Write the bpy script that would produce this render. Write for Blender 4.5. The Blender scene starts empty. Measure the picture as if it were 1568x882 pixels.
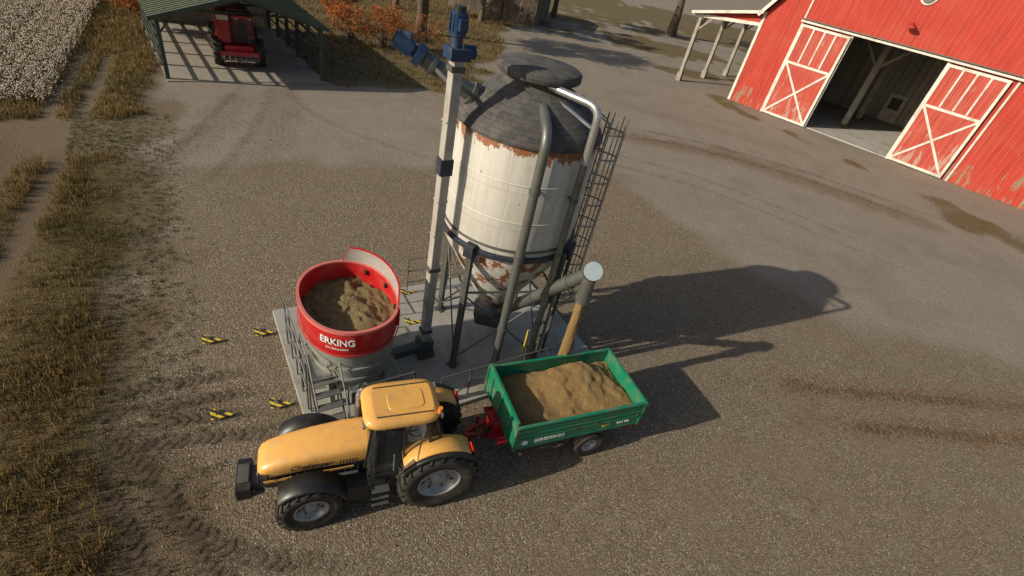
import bpy, math, random
import numpy as np
from mathutils import Vector, Matrix, Euler
random.seed(7); rng=np.random.default_rng(7)
sc=bpy.context.scene
R=math.radians
# ------------------------------------------------------------------ node helpers
class NT:
    def __init__(s,name):
        s.m=bpy.data.materials.new(name); s.m.use_nodes=True
        s.t=s.m.node_tree; s.n=s.t.nodes; s.l=s.t.links
        s.b=s.n.get('Principled BSDF'); s.out=s.n.get('Material Output')
        s.tc=s.n.new('ShaderNodeTexCoord'); s.obj=s.tc.outputs['Object']
    def _in(s,sock,v):
        if isinstance(v,bpy.types.NodeSocket): s.l.new(v,sock)
        elif isinstance(v,(tuple,list)) and len(v)==3 and sock.type=='RGBA': sock.default_value=(*v,1)
        else: sock.default_value=v
    def math(s,op,a,b=0.0,c=None,clamp=False):
        n=s.n.new('ShaderNodeMath'); n.operation=op; n.use_clamp=clamp
        s._in(n.inputs[0],a); s._in(n.inputs[1],b)
        if c is not None: s._in(n.inputs[2],c)
        return n.outputs[0]
    def mix(s,f,a,b,mode='MIX'):
        n=s.n.new('ShaderNodeMix'); n.data_type='RGBA'; n.blend_type=mode
        s._in(n.inputs[0],f); s._in(n.inputs[6],a); s._in(n.inputs[7],b)
        return n.outputs[2]
    def noise(s,scale,detail=4,rough=.55,vec=None,dist=0):
        n=s.n.new('ShaderNodeTexNoise'); n.inputs['Scale'].default_value=scale
        n.inputs['Detail'].default_value=min(detail,5); n.inputs['Roughness'].default_value=rough
        n.inputs['Distortion'].default_value=dist
        s.l.new(vec or s.obj,n.inputs['Vector']); return n.outputs['Fac']
    def voro(s,scale,vec=None,out='Distance',feat='F1'):
        n=s.n.new('ShaderNodeTexVoronoi'); n.feature=feat; n.inputs['Scale'].default_value=scale
        s.l.new(vec or s.obj,n.inputs['Vector']); return n.outputs[out]
    def ss(s,v,a,b):
        n=s.n.new('ShaderNodeMapRange'); n.interpolation_type='SMOOTHSTEP'
        s._in(n.inputs[0],v); n.inputs[1].default_value=a; n.inputs[2].default_value=b
        return n.outputs[0]
    def sep(s,v):
        n=s.n.new('ShaderNodeSeparateXYZ'); s.l.new(v,n.inputs[0]); return n.outputs
    def scale(s,sx,sy,sz,v=None):
        n=s.n.new('ShaderNodeMapping'); n.inputs['Scale'].default_value=(sx,sy,sz)
        s.l.new(v or s.obj,n.inputs[0]); return n.outputs[0]
    def attr(s,name,out='Color'):
        n=s.n.new('ShaderNodeAttribute'); n.attribute_name=name; return n.outputs[out]
    def bump(s,h,strength=.3,dist=.02):
        n=s.n.new('ShaderNodeBump'); n.inputs['Strength'].default_value=strength
        n.inputs['Distance'].default_value=dist; s.l.new(h,n.inputs['Height'])
        s.l.new(n.outputs[0],s.b.inputs['Normal'])
    def set(s,**k):
        for a,v in k.items():
            s._in(s.b.inputs[{'col':'Base Color','rough':'Roughness','metal':'Metallic','alpha':'Alpha','spec':'Specular IOR Level','coat':'Coat Weight'}[a]],v)
def mul(c,f): return tuple(x*f for x in c)
def mat(name,col,rough=.55,metal=0,var=.25,vs=2.5,dirt=(.16,.12,.08),da=.3,ds=1.6,bump=0,bs=30,coat=0):
    t=NT(name)
    n=t.noise(vs,4); c=t.mix(n,mul(col,1-var),mul(col,1+var*.6))
    d=t.ss(t.noise(ds,5,.68),.44,.70)
    f=t.math('MULTIPLY',d,da); c=t.mix(f,c,dirt)
    fine=t.noise(vs*14,2); c=t.mix(t.math('MULTIPLY',fine,.18),c,mul(col,.6))
    t.set(col=c,metal=metal,coat=coat)
    t.set(rough=t.math('ADD',t.math('MULTIPLY',d,.3),rough-.08,clamp=True))
    if bump: t.bump(t.noise(bs,4),bump,.02)
    return t.m
M={}
M['steel']=mat('galvanised_steel',(.30,.31,.31),.45,.7,.3,3,da=.45)
M['dsteel']=mat('dark_weathered_steel',(.11,.12,.115),.55,.4,.35,4,dirt=(.18,.11,.06),da=.45)
M['pipe']=mat('pipe_steel',(.18,.195,.185),.45,.55,.4,2.2,dirt=(.11,.085,.055),da=.65,ds=1.2)
M['silver']=mat('silver_metal',(.55,.56,.57),.32,.75,.15,4,da=.25)
M['polem']=mat('pole_grey_paint',(.42,.40,.36),.55,.1,.18,2,da=.55)
M['blue']=mat('blue_motor_paint',(.012,.042,.115),.4,.1,.25,5,dirt=(.1,.09,.07),da=.3)
M['ring']=mat('ring_beam_dark_blue',(.035,.045,.07),.5,.3,.3,3,da=.3)
M['conc']=mat('concrete_slab_mat',(.34,.335,.305),.85,0,.2,.8,dirt=(.19,.16,.115),da=.75,ds=.7,bump=.2,bs=25)
M['yellow']=mat('tractor_yellow_paint',(.74,.395,.095),.38,0,.07,1.5,dirt=(.32,.23,.12),da=.42,ds=2.2,coat=.25)
M['black']=mat('black_plastic',(.018,.018,.018),.5,0,.3,4,da=.22)
M['tyre']=mat('tyre_rubber',(.022,.020,.019),.85,0,.3,5,dirt=(.15,.115,.07),da=.5,ds=3)
M['rim']=mat('wheel_rim_grey',(.36,.37,.37),.42,.35,.15,4,da=.4,ds=4)
M['green']=mat('trailer_green_paint',(.006,.19,.097),.45,0,.2,2,dirt=(.18,.155,.09),da=.45,ds=2.4,coat=.15)
M['greend']=mat('trailer_green_dark',(.005,.11,.06),.5,0,.2,2,dirt=(.2,.17,.1),da=.45,ds=2.4)
M['red']=mat('red_machine_paint',(.48,.012,.015),.4,0,.12,2,dirt=(.22,.14,.10),da=.32,ds=2,coat=.2)
M['redd']=mat('red_drawbar_paint',(.38,.012,.018),.5,0,.2,3,da=.3)
M['lip']=mat('tub_lip_paint',(.62,.17,.15),.5,0,.1,4,da=.2)
M['tubg']=mat('tub_grey_green_paint',(.28,.30,.27),.6,.1,.25,2,dirt=(.22,.17,.1),da=.6)
M['flap']=mat('flap_grey_paint',(.40,.38,.35),.6,.1,.2,2,da=.45)
M['white']=mat('white_trim_paint',(.66,.63,.57),.6,0,.08,1.2,dirt=(.30,.24,.18),da=.65,ds=.8)
M['whites']=mat('white_lettering',(.8,.8,.8),.5,0,.03,5,da=.1)
M['letd']=mat('dark_lettering',(.06,.045,.035),.5,0,.03,5,da=.05)
M['ypost']=mat('yellow_post_paint',(.65,.50,.05),.5,0,.2,4,da=.35)
M['bark']=mat('bark',(.12,.085,.055),.95,0,.45,3,dirt=(.05,.04,.03),da=.6,bump=.8,bs=8)
M['shedg']=mat('shed_post_green',(.045,.065,.05),.6,0,.3,3,da=.4)
M['wood']=mat('old_wood_planks',(.11,.085,.06),.85,0,.45,1.5,dirt=(.04,.035,.03),da=.5,bump=.4,bs=12)
M['gwood']=mat('grey_weathered_wood',(.31,.29,.25),.85,0,.3,1.5,dirt=(.12,.10,.08),da=.5,bump=.3,bs=12)
M['seat']=mat('seat_fabric',(.09,.09,.10),.8,0,.2,5,da=.2)
def roofmat():
    t=NT('silo_roof_shingle'); x,y,z=t.sep(t.obj); ang=t.math('ADD',t.math('ARCTAN2',y,x),10.0)
    row=t.math('MULTIPLY',z,9.0); fr=t.math('FRACT',row); fl=t.math('FLOOR',row)
    col=t.math('ADD',t.math('MULTIPLY',ang,7.0),t.math('MULTIPLY',fl,.5)); fc_=t.math('FRACT',col)
    ln=t.math('MAXIMUM',t.math('LESS_THAN',fr,.12),t.math('LESS_THAN',fc_,.035))
    wn=t.n.new('ShaderNodeTexWhiteNoise'); wn.noise_dimensions='2D'; cm=t.n.new('ShaderNodeCombineXYZ'); t.l.new(t.math('FLOOR',col),cm.inputs[0]); t.l.new(fl,cm.inputs[1]); t.l.new(cm.outputs[0],wn.inputs['Vector'])
    c=t.mix(wn.outputs['Value'],(.042,.042,.041),(.075,.074,.072)); c=t.mix(t.math('MULTIPLY',t.ss(t.noise(2.2,5,.7),.42,.7),.55),c,(.14,.13,.115))
    c=t.mix(t.math('MULTIPLY',t.ss(t.noise(1,5,.7,vec=t.scale(7,7,.8)),.5,.7),.35),c,(.16,.135,.10))
    c=t.mix(t.math('MULTIPLY',ln,.5),c,(.02,.02,.02)); t.set(col=c,rough=.85); t.bump(t.math('ADD',t.noise(20,4),t.math('MULTIPLY',ln,-1)),.5,.015); return t.m
M['rooff']=roofmat()
def glass():
    t=NT('cab_glass'); t.set(col=(.06,.08,.08),rough=.04,alpha=.30,spec=.9); return t.m
M['glass']=glass()
def discm():
    t=NT('elbow_disc_paint'); n=t.noise(6,4); t.set(col=t.mix(n,(.26,.34,.39),(.37,.43,.47)),rough=.5,metal=.1); return t.m
M['disc']=discm()
def hay(name,base,dk):
    t=NT(name); a=t.noise(34,5,.8); b=t.noise(2.6,4,.6); v=t.voro(60)
    c=t.mix(t.ss(a,.35,.68),dk,base); c=t.mix(t.math('MULTIPLY',t.ss(b,.4,.65),.45),c,mul(base,.6)); c=t.mix(t.math('MULTIPLY',v,.5),c,mul(dk,.8))
    t.set(col=c,rough=.95); t.bump(t.math('ADD',a,t.noise(9,5,.7)),1,.08); return t.m
M['hay']=hay('chopped_feed',(.46,.37,.18),(.17,.125,.05))
M['grain']=hay('grain_stream_mat',(.54,.37,.15),(.28,.17,.06))
def silo_mat():
    t=NT('silo_white_rusty'); x,y,z=t.sep(t.obj)
    ang=t.math('ARCTAN2',y,x)
    st=t.noise(1,5,.6,vec=t.scale(5,5,.35))
    c=t.mix(st,(.38,.37,.33),(.66,.65,.60))
    pa=t.math('FRACT',t.math('MULTIPLY',t.math('ADD',ang,10.0),9/6.2832))
    seam=t.math('LESS_THAN',pa,.018)
    zr=t.math('FRACT',t.math('DIVIDE',z,1.12)); seamz=t.math('LESS_THAN',zr,.022)
    c=t.mix(t.math('MULTIPLY',t.math('MAXIMUM',seam,seamz),.4),c,(.25,.23,.20))
    wn=t.n.new('ShaderNodeTexWhiteNoise'); wn.noise_dimensions='2D'
    cm=t.n.new('ShaderNodeCombineXYZ'); t.l.new(t.math('FLOOR',t.math('MULTIPLY',t.math('ADD',ang,10.0),9/6.2832)),cm.inputs[0]); t.l.new(t.math('FLOOR',t.math('DIVIDE',z,1.12)),cm.inputs[1])
    t.l.new(cm.outputs[0],wn.inputs['Vector'])
    c=t.mix(t.math('MULTIPLY',wn.outputs['Value'],.2),c,(.38,.38,.35))
    c=t.mix(t.math('MULTIPLY',t.ss(t.noise(1.3,5,.7),.48,.7),.35),c,(.36,.33,.27))
    rn=t.noise(2.4,5,.72,vec=t.scale(1,1,.8))
    top=t.ss(z,7.35,8.05); bot=t.math('MULTIPLY',t.math('SUBTRACT',1.0,t.ss(z,4.3,5.1)),.55)
    edge=t.math('MAXIMUM',top,bot)
    rust=t.ss(t.math('ADD',rn,t.math('MULTIPLY',edge,.26)),.655,.69)
    rc=t.mix(t.noise(14,4),(.10,.035,.015),(.36,.14,.05))
    c=t.mix(rust,c,rc)
    drip=t.ss(t.noise(1,4,.6,vec=t.scale(9,9,.45)),.52,.72)
    c=t.mix(t.math('MULTIPLY',t.math('MULTIPLY',drip,t.math('ADD',edge,.4)),.6),c,(.28,.21,.14))
    t.set(col=c,rough=.6); t.bump(t.math('ADD',rust,t.math('MULTIPLY',seam,-1)),.3,.01); return t.m
M['silo']=silo_mat()
def siding(name,base,light,pitch,peel,peelamt,axis=0,lo=5,wear=.25):
    t=NT(name); s=t.sep(t.obj); x=s[axis]; z=s[2]
    f=t.math('FRACT',t.math('DIVIDE',x,pitch))
    rib=t.math('SUBTRACT',1.0,t.ss(t.math('ABSOLUTE',t.math('SUBTRACT',f,.5)),.04,.16))
    n=t.noise(1,5,.6,vec=t.scale(2.2,2.2,.28)); c=t.mix(n,mul(base,.6),mul(base,1.15))
    c=t.mix(t.math('MULTIPLY',rib,.5),c,light)
    big=t.noise(.35,5,.72); c=t.mix(t.math('MULTIPLY',t.ss(big,.45,.65),wear),c,light)
    c=t.mix(t.math('MULTIPLY',t.ss(t.noise(1,5,.7,vec=t.scale(3,3,.15)),.5,.7),.45),c,mul(base,.42))
    p=t.ss(t.math('ADD',t.noise(1,5,.78,vec=t.scale(1.6,1.6,.35)),t.math('MULTIPLY',t.math('SUBTRACT',1.0,t.ss(z,0,lo)),.14)),peelamt,peelamt+.03)
    c=t.mix(t.math('MULTIPLY',p,.8),c,peel)
    t.set(col=c,rough=.7,spec=.3); t.bump(rib,.7,.06); return t.m
M['barn']=siding('barn_red_siding',(.45,.042,.026),(.46,.115,.075),.5,(.22,.21,.14),.655)
M['barns']=siding('barn_red_siding_side',(.38,.04,.026),(.42,.12,.08),.5,(.24,.22,.15),.66,1)
M['door']=siding('barn_door_red',(.46,.065,.045),(.48,.17,.125),.5,(.40,.28,.22),.63)
M['barnin']=siding('barn_grey_planks',(.46,.44,.39),(.22,.20,.18),.8,(.3,.28,.25),.7)
M['barninx']=siding('barn_grey_planks_side',(.46,.44,.39),(.22,.20,.18),.8,(.3,.28,.25),.7,1)
M['roofg']=siding('shed_green_roof_metal',(.10,.125,.075),(.19,.19,.12),.5,(.2,.17,.1),.62,1)
M['roofd']=siding('barn_roof_metal',(.22,.22,.22),(.3,.3,.3),.6,(.2,.12,.08),.66,1)
M['brownw']=siding('brown_barn_planks',(.10,.075,.055),(.05,.04,.03),.35,(.16,.14,.11),.62)
# ------------------------------------------------------------------ mesh builder
class MB:
    def __init__(s): s.v=[];s.f=[];s.fm=[];s.sm=[];s.mats=[]
    def mi(s,m):
        m=M[m] if isinstance(m,str) else m
        if m not in s.mats: s.mats.append(m)
        return s.mats.index(m)
    def add(s,vs,fs,m,smooth=False):
        o=len(s.v); s.v+= [tuple(v) for v in vs]; i=s.mi(m)
        for f in fs: s.f.append([o+k for k in f]); s.fm.append(i); s.sm.append(smooth)
    def box(s,c,d,m,rot=(0,0,0),taper=1):
        e=Euler(rot).to_matrix(); vs=[]
        for z in(-.5,.5):
            k=taper if z>0 else 1
            for x,y in((-.5,-.5),(.5,-.5),(.5,.5),(-.5,.5)):
                vs.append(Vector(c)+e@Vector((x*d[0]*k,y*d[1]*k,z*d[2])))
        s.add(vs,[(3,2,1,0),(4,5,6,7),(0,1,5,4),(1,2,6,5),(2,3,7,6),(3,0,4,7)],m)
    def beam(s,p0,p1,w,h,m,up=(0,0,1)):
        p0=Vector(p0);p1=Vector(p1);d=(p1-p0).normalized();u=Vector(up)
        if abs(d.dot(u))>.98: u=Vector((1,0,0))
        a=d.cross(u).normalized()*w/2; b=a.cross(d).normalized()*h/2
        vs=[]
        for p in(p0,p1): vs+=[p-a-b,p+a-b,p+a+b,p-a+b]
        s.add(vs,[(3,2,1,0),(4,5,6,7),(0,1,5,4),(1,2,6,5),(2,3,7,6),(3,0,4,7)],m)
    def path(s,pts,r,m,n=12,caps=True):
        pts=[Vector(p) for p in pts]; rs=r if isinstance(r,(list,tuple)) else [r]*len(pts)
        rings=[];prev=None
        for i,p in enumerate(pts):
            d=((pts[i]-pts[i-1]).normalized() if i>0 else Vector())+((pts[i+1]-pts[i]).normalized() if i<len(pts)-1 else Vector())
            d.normalize()
            if prev is None:
                a=d.cross(Vector((0,0,1)))
                if a.length<.05: a=d.cross(Vector((1,0,0)))
            else: a=prev-d*prev.dot(d)
            a.normalize(); prev=a; b=d.cross(a)
            rings.append([p+(a*math.cos(2*math.pi*k/n)+b*math.sin(2*math.pi*k/n))*rs[i] for k in range(n)])
        s.loft(rings,m,caps,True)
    def cyl(s,p0,p1,r,m,n=16,r1=None,caps=True): s.path([p0,p1],[r,r if r1 is None else r1],m,n,caps)
    def loft(s,rings,m,caps=True,smooth=True,closed=True):
        n=len(rings[0]); vs=[p for r in rings for p in r]; fs=[]
        for i in range(len(rings)-1):
            for k in range(n if closed else n-1):
                k2=(k+1)%n; fs.append((i*n+k,i*n+k2,(i+1)*n+k2,(i+1)*n+k))
        s.add(vs,fs,m,smooth)
        if caps:
            s.add(rings[0],[tuple(range(n))[::-1]],m); s.add(rings[-1],[tuple(range(n))],m)
    def lathe(s,prof,m,n=48,c=(0,0,0),axis='z',smooth=True,caps=True):
        rings=[]
        for r,h in prof:
            ring=[]
            for k in range(n):
                a=2*math.pi*k/n
                if axis=='z': q=(c[0]+r*math.cos(a),c[1]+r*math.sin(a),c[2]+h)
                else: q=(c[0]+r*math.sin(a),c[1]+h,c[2]+r*math.cos(a))
                ring.append(q)
            rings.append(ring)
        s.loft(rings,m,caps,smooth)
    def poly(s,pts,dirv,m):
        n=len(pts); d=Vector(dirv); a=[Vector(p) for p in pts]; b=[p+d for p in a]
        s.add(a+b,[tuple(range(n))[::-1],tuple(range(n,2*n))]+[(i,(i+1)%n,n+(i+1)%n,n+i) for i in range(n)],m)
    def obj(s,name,parent=None,loc=(0,0,0),rot=(0,0,0),bevel=0):
        me=bpy.data.meshes.new(name); me.from_pydata(s.v,[],s.f)
        for m in s.mats: me.materials.append(m)
        me.polygons.foreach_set('material_index',s.fm); me.polygons.foreach_set('use_smooth',s.sm)
        me.update()
        import bmesh
        bm=bmesh.new(); bm.from_mesh(me); bmesh.ops.recalc_face_normals(bm,faces=bm.faces); bm.to_mesh(me); bm.free()
        o=bpy.data.objects.new(name,me); sc.collection.objects.link(o); o.location=loc; o.rotation_euler=rot
        if parent: o.parent=parent
        if bevel:
            b=o.modifiers.new('bevel','BEVEL'); b.width=bevel; b.segments=2; b.limit_method='ANGLE'; b.angle_limit=R(40)
        return o
def empty(name,loc=(0,0,0),rz=0):
    o=bpy.data.objects.new(name,None); sc.collection.objects.link(o); o.location=loc; o.rotation_euler=(0,0,rz); return o
def text(body,size,m,name,parent,loc,rot,shear=0,ext=.006,fn=None,bold=0.0):
    cu=bpy.data.curves.new(name,'FONT'); cu.body=body; cu.size=size; cu.extrude=ext; cu.align_x='CENTER'; cu.align_y='CENTER'; cu.shear=shear; cu.offset=bold
    to=bpy.data.objects.new(name+'_c',cu); sc.collection.objects.link(to)
    bpy.context.view_layer.update()
    me=bpy.data.meshes.new_from_object(to.evaluated_get(bpy.context.evaluated_depsgraph_get()))
    bpy.data.objects.remove(to)
    if fn:
        for v in me.vertices: v.co=fn(*v.co)
    me.materials.clear(); me.materials.append(M[m])
    o=bpy.data.objects.new(name,me); sc.collection.objects.link(o); o.location=loc; o.rotation_euler=rot; o.parent=parent
    return o
def supring(hx,hy,cx,cy,z,e=2.4,n=48):
    r=[]
    for k in range(n):
        a=2*math.pi*k/n; c,s_=math.cos(a),math.sin(a)
        r.append((cx+hx*math.copysign(abs(c)**(2/e),c),cy+hy*math.copysign(abs(s_)**(2/e),s_),z))
    return r
# ------------------------------------------------------------------ frames
TH=R(37.97); E1=(math.cos(TH),math.sin(TH))
def ST(s,t): return (s*E1[0]-t*E1[1], s*E1[1]+t*E1[0])
def fnoise(x,y,f,seed=0):
    r=np.random.default_rng(seed); out=0*x
    for i in range(7):
        a=r.uniform(0,6.28); k=f*r.uniform(.5,2.2); out=out+np.sin((x*np.cos(a)+y*np.sin(a))*k+r.uniform(0,6.28))
    return out/3.2
def sg(v): return 1/(1+np.exp(-np.clip(v,-30,30)))
BC=np.array([20.4,66.0]); BW=np.array([.8,-.6]); BP=np.array([.6,.8])
SA=R(42.5); SF=np.array([-25.0,31.2]); SW=np.array([math.cos(SA),math.sin(SA)]); SB=np.array([-math.sin(SA),math.cos(SA)]); SWID,SDEP=9.9,15.0
BD=22.0
def masks(x,y):
    s=.788*x+.615*y; t=-.615*x+.788*y
    n1=fnoise(x,y,.9,1); n2=fnoise(x,y,.25,2); n3=fnoise(x,y,2.2,3)
    dr=np.maximum(0,t-24)*.1+np.minimum(0,t-24)*.03
    edge=-2.85+dr+.35*n1+.2*n3
    veg=sg((edge-s)/.28)
    gap=sg((t-28.4+n1*.6)/.3)*sg((33.0+n1*.6-t)/.3)
    for c in(-5.35,-7.1):
        veg=veg*(1-.97*sg((.36-np.abs(s-c-(t-26)*.10-.1*n1))/.09)*sg((28.5-t)/.5))
    for c in(-5.75,-4.35):
        veg=veg*(1-.97*sg((.33-np.abs(s-c-(t-36)*.085-.08*n1))/.08)*sg((t-32)/.5))
    veg=veg*(1-.93*gap)
    fa=np.minimum(y-(38.4+.45*(x+17.5)),(-7.0-.05*(y-43))-x)
    va=sg((fa+1.0*n1+.8*n2)/.5)*sg((-(s)+60)/2)
    u=(x-SF[0])*SW[0]+(y-SF[1])*SW[1]; v=(x-SF[0])*SB[0]+(y-SF[1])*SB[1]
    inshed=sg((u+.2)/.15)*sg((SWID+.2-u)/.15)*sg((v+1.6)/.3)*sg((SDEP+.2-v)/.3)
    def ell(cx,cy,rx,ry,ang):
        dx=x-cx;dy=y-cy;c,s_=math.cos(ang),math.sin(ang)
        d=np.sqrt(((dx*c+dy*s_)/rx)**2+((-dx*s_+dy*c)/ry)**2)
        return sg((1-d+.25*n1+.2*n2)/.12)
    vb=np.maximum.reduce([ell(16,95,13,7,.3),ell(17,77,6.5,2.6,.35),ell(40,140,60,25,0),ell(-30,130,50,38,0)])
    al=(x-BC[0])*BW[0]+(y-BC[1])*BW[1]; pp=-((x-BC[0])*BP[0]+(y-BC[1])*BP[1])
    pc=3.2+.27*np.clip(al,0,30)
    strip=sg((2.0+1.3*n2+.9*n1-np.abs(pp-pc))/.5)*sg((al+3)/1)*sg((40-al)/2)*(.50+.35*sg((n1+n3*.6)/.25))
    wall=sg((.5+.2*n3-pp)/.15)*sg((pp+.3)/.1)*sg(al/.2)*(1-sg((al-9)/.2)*sg((18.3-al)/.2))*.7
    veg=np.maximum.reduce([veg,va,vb*.9,strip,wall])*(1-inshed)
    barnin=sg((-pp)/.1)*sg(al/.2)*sg((36-al)/.2)*sg((BD+pp)/.3)
    veg=veg*(1-barnin)
    px=[-60,-18,-13.4,-3,4.5,10.4,15.7,25,80]; py=[16,19.5,23.5,29,33.5,25.6,20.9,20.6,26]
    b=np.interp(x,px,py)
    grav=sg((b-y+.5*n1+.25*n3)/.8)
    soil=sg((edge+1.4-s+.6*n1)/.45)*.85
    soil=np.maximum(soil,gap*.4*sg((-3-s)/.5))
    soil=np.maximum(soil,.36*sg((fnoise(x,y,.35,21)+.4*n1-.6)/.25))
    soil=np.maximum(soil,.38*sg((fnoise(x,y,.8,27)+.4*n3-.9)/.2))
    for (x0,y0,x1,y1,w,am) in((-19.8,30,-17.8,20.7,1.6,.46),(-18,33,-14.5,24,1.6,.46),(-18,31,-8,26.5,1.2,.4),(5,42,16,43.2,1.8,.52),(16,43.2,28,38.5,2,.52),(10.5,15,23,17.6,.8,.5),(12,13.5,22,15.4,.7,.5),(-10,7.6,-5,8.8,1.1,.46),(-9,6.2,-4,4.6,1.2,.46),(-4,28,6,21,1.0,.36),(0,36,10,30,1.2,.36),(8,52,22,50,2,.42),(-2,45,8,58,1.6,.4),(4,9,16,11,.6,.36),(2,5,14,7.4,.6,.36)):
        dx,dy=x1-x0,y1-y0; L=dx*dx+dy*dy; k=np.clip(((x-x0)*dx+(y-y0)*dy)/L,-.1,1.1)
        d=np.hypot(x-x0-k*dx,y-y0-k*dy); soil=np.maximum(soil,am*sg((w-d+.4*n3)/.35))
    return veg,grav,soil
# ------------------------------------------------------------------ ground
def axis(*segs):
    a=[]
    for lo,hi,st in segs: a+=list(np.arange(lo,hi,st))
    a.append(segs[-1][1]); return np.array(a)
gx=axis((-700,-100,60),(-100,-45,2.5),(-45,-25,.6),(-25,30,.33),(30,60,.8),(60,120,4),(120,700,58))
gy=axis((-400,-20,38),(-20,0,2),(0,34,.33),(34,70,.6),(70,130,1.2),(130,200,7),(200,900,70))
XX,YY=np.meshgrid(gx,gy); nx,ny=len(gx),len(gy)
vg,gr,so=masks(XX.ravel(),YY.ravel())
zz=.05*vg+.012*fnoise(XX.ravel(),YY.ravel(),1.2,9)
zz=np.where((np.abs(XX.ravel())>60)|(YY.ravel()>130),-.02,zz)
co=np.stack([XX.ravel(),YY.ravel(),zz],1)
s_=.788*co[:,0]+.615*co[:,1]; t_=-.615*co[:,0]+.788*co[:,1]
ins=(s_>1)&(s_<12)&(t_>8.3)&(t_<15.2); co[ins,2]=np.minimum(co[ins,2],-.005)
idx=np.arange(nx*ny).reshape(ny,nx)
fc=np.stack([idx[:-1,:-1],idx[:-1,1:],idx[1:,1:],idx[1:,:-1]],-1).reshape(-1,4)
def npmesh(name,co,fc,mats,col=None,smooth=False,attrn='Col'):
    me=bpy.data.meshes.new(name); k=fc.shape[1]
    me.vertices.add(len(co)); me.vertices.foreach_set('co',co.astype(np.float32).ravel())
    me.loops.add(fc.size); me.loops.foreach_set('vertex_index',fc.astype(np.int32).ravel())
    me.polygons.add(len(fc)); me.polygons.foreach_set('loop_start',np.arange(0,fc.size,k,dtype=np.int32))
    me.polygons.foreach_set('loop_total',np.full(len(fc),k,dtype=np.int32))
    if smooth: me.polygons.foreach_set('use_smooth',np.ones(len(fc),dtype=bool))
    for m in mats: me.materials.append(m)
    if col is not None:
        a=me.color_attributes.new(attrn,'FLOAT_COLOR','POINT')
        c=np.ones((len(co),4),np.float32); c[:,:3]=col; a.data.foreach_set('color',c.ravel())
    me.update(calc_edges=True); me.validate()
    o=bpy.data.objects.new(name,me); sc.collection.objects.link(o); return o
def ground_mat():
    t=NT('ground_mat'); r,g,b=t.sep(t.attr('Col'))
    nA=t.noise(.5,5,.7); nB=t.noise(4.5,5,.78); nC=t.noise(34,5,.75); vn=t.n.new('ShaderNodeTexVoronoi'); vn.inputs['Scale'].default_value=22; t.l.new(t.obj,vn.inputs['Vector'])
    v=vn.outputs['Distance']; vs=t.sep(vn.outputs['Color']); vc=vs[0]
    gcol=t.mix(t.math('MULTIPLY',t.math('ADD',vc,t.ss(nC,.3,.7)),.5),(.145,.115,.078),(.47,.395,.285))
    gcol=t.mix(t.math('GREATER_THAN',vs[1],.93),gcol,(.52,.47,.38))
    gcol=t.mix(t.math('MULTIPLY',t.ss(v,.3,.7),.8),gcol,(.10,.075,.05))
    gcol=t.mix(t.math('MULTIPLY',t.ss(nB,.42,.60),.5),gcol,(.175,.137,.088))
    gcol=t.mix(t.math('MULTIPLY',t.ss(nA,.45,.68),.5),gcol,(.215,.172,.115))
    gcol=t.mix(t.math('MULTIPLY',t.ss(t.noise(1.6,5,.75),.52,.7),.35),gcol,(.32,.29,.235))
    scol=t.mix(nB,(.165,.14,.11),(.32,.28,.225)); scol=t.mix(t.math('MULTIPLY',t.ss(nA,.4,.7),.5),scol,(.27,.25,.215))
    scol=t.mix(t.math('MULTIPLY',t.ss(nC,.45,.65),.55),scol,(.115,.09,.066)); scol=t.mix(t.math('MULTIPLY',t.math('GREATER_THAN',vs[1],.86),.5),scol,(.38,.34,.275))
    scol=t.mix(t.math('MULTIPLY',t.ss(t.noise(.17,4,.6),.5,.66),.4),scol,(.17,.145,.11))
    gm=t.ss(t.math('ADD',g,t.math('MULTIPLY',t.math('SUBTRACT',nB,.5),1.4)),.2,.8)
    c=t.mix(gm,scol,gcol)
    sm=t.ss(t.math('ADD',b,t.math('MULTIPLY',t.math('SUBTRACT',t.noise(8,5,.82),.5),1.6)),.3,.68)
    c=t.mix(t.math('MULTIPLY',sm,.75),c,t.mix(nC,(.07,.048,.028),(.21,.15,.088)))
    vcol=t.mix(t.ss(nC,.35,.65),(.055,.042,.02),(.23,.165,.075)); vcol=t.mix(t.math('MULTIPLY',t.ss(t.noise(1.2,5),.45,.62),.6),vcol,(.095,.085,.035))
    vm=t.ss(t.math('ADD',r,t.math('MULTIPLY',t.math('SUBTRACT',nB,.5),1.3)),.35,.62)
    c=t.mix(t.math('MULTIPLY',vm,.92),c,vcol)
    t.set(col=c,rough=.95,spec=.2)
    h=t.math('ADD',t.math('MULTIPLY',v,-.7),t.math('MULTIPLY',nC,1.0)); h=t.math('MULTIPLY',h,t.math('ADD',t.math('MULTIPLY',gm,.65),.35))
    t.bump(t.math('ADD',h,t.math('MULTIPLY',nB,.8)),1.0,.045); return t.m
ground=npmesh('ground',co,fc,[ground_mat()],np.stack([vg,gr,so],1),True)
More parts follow.
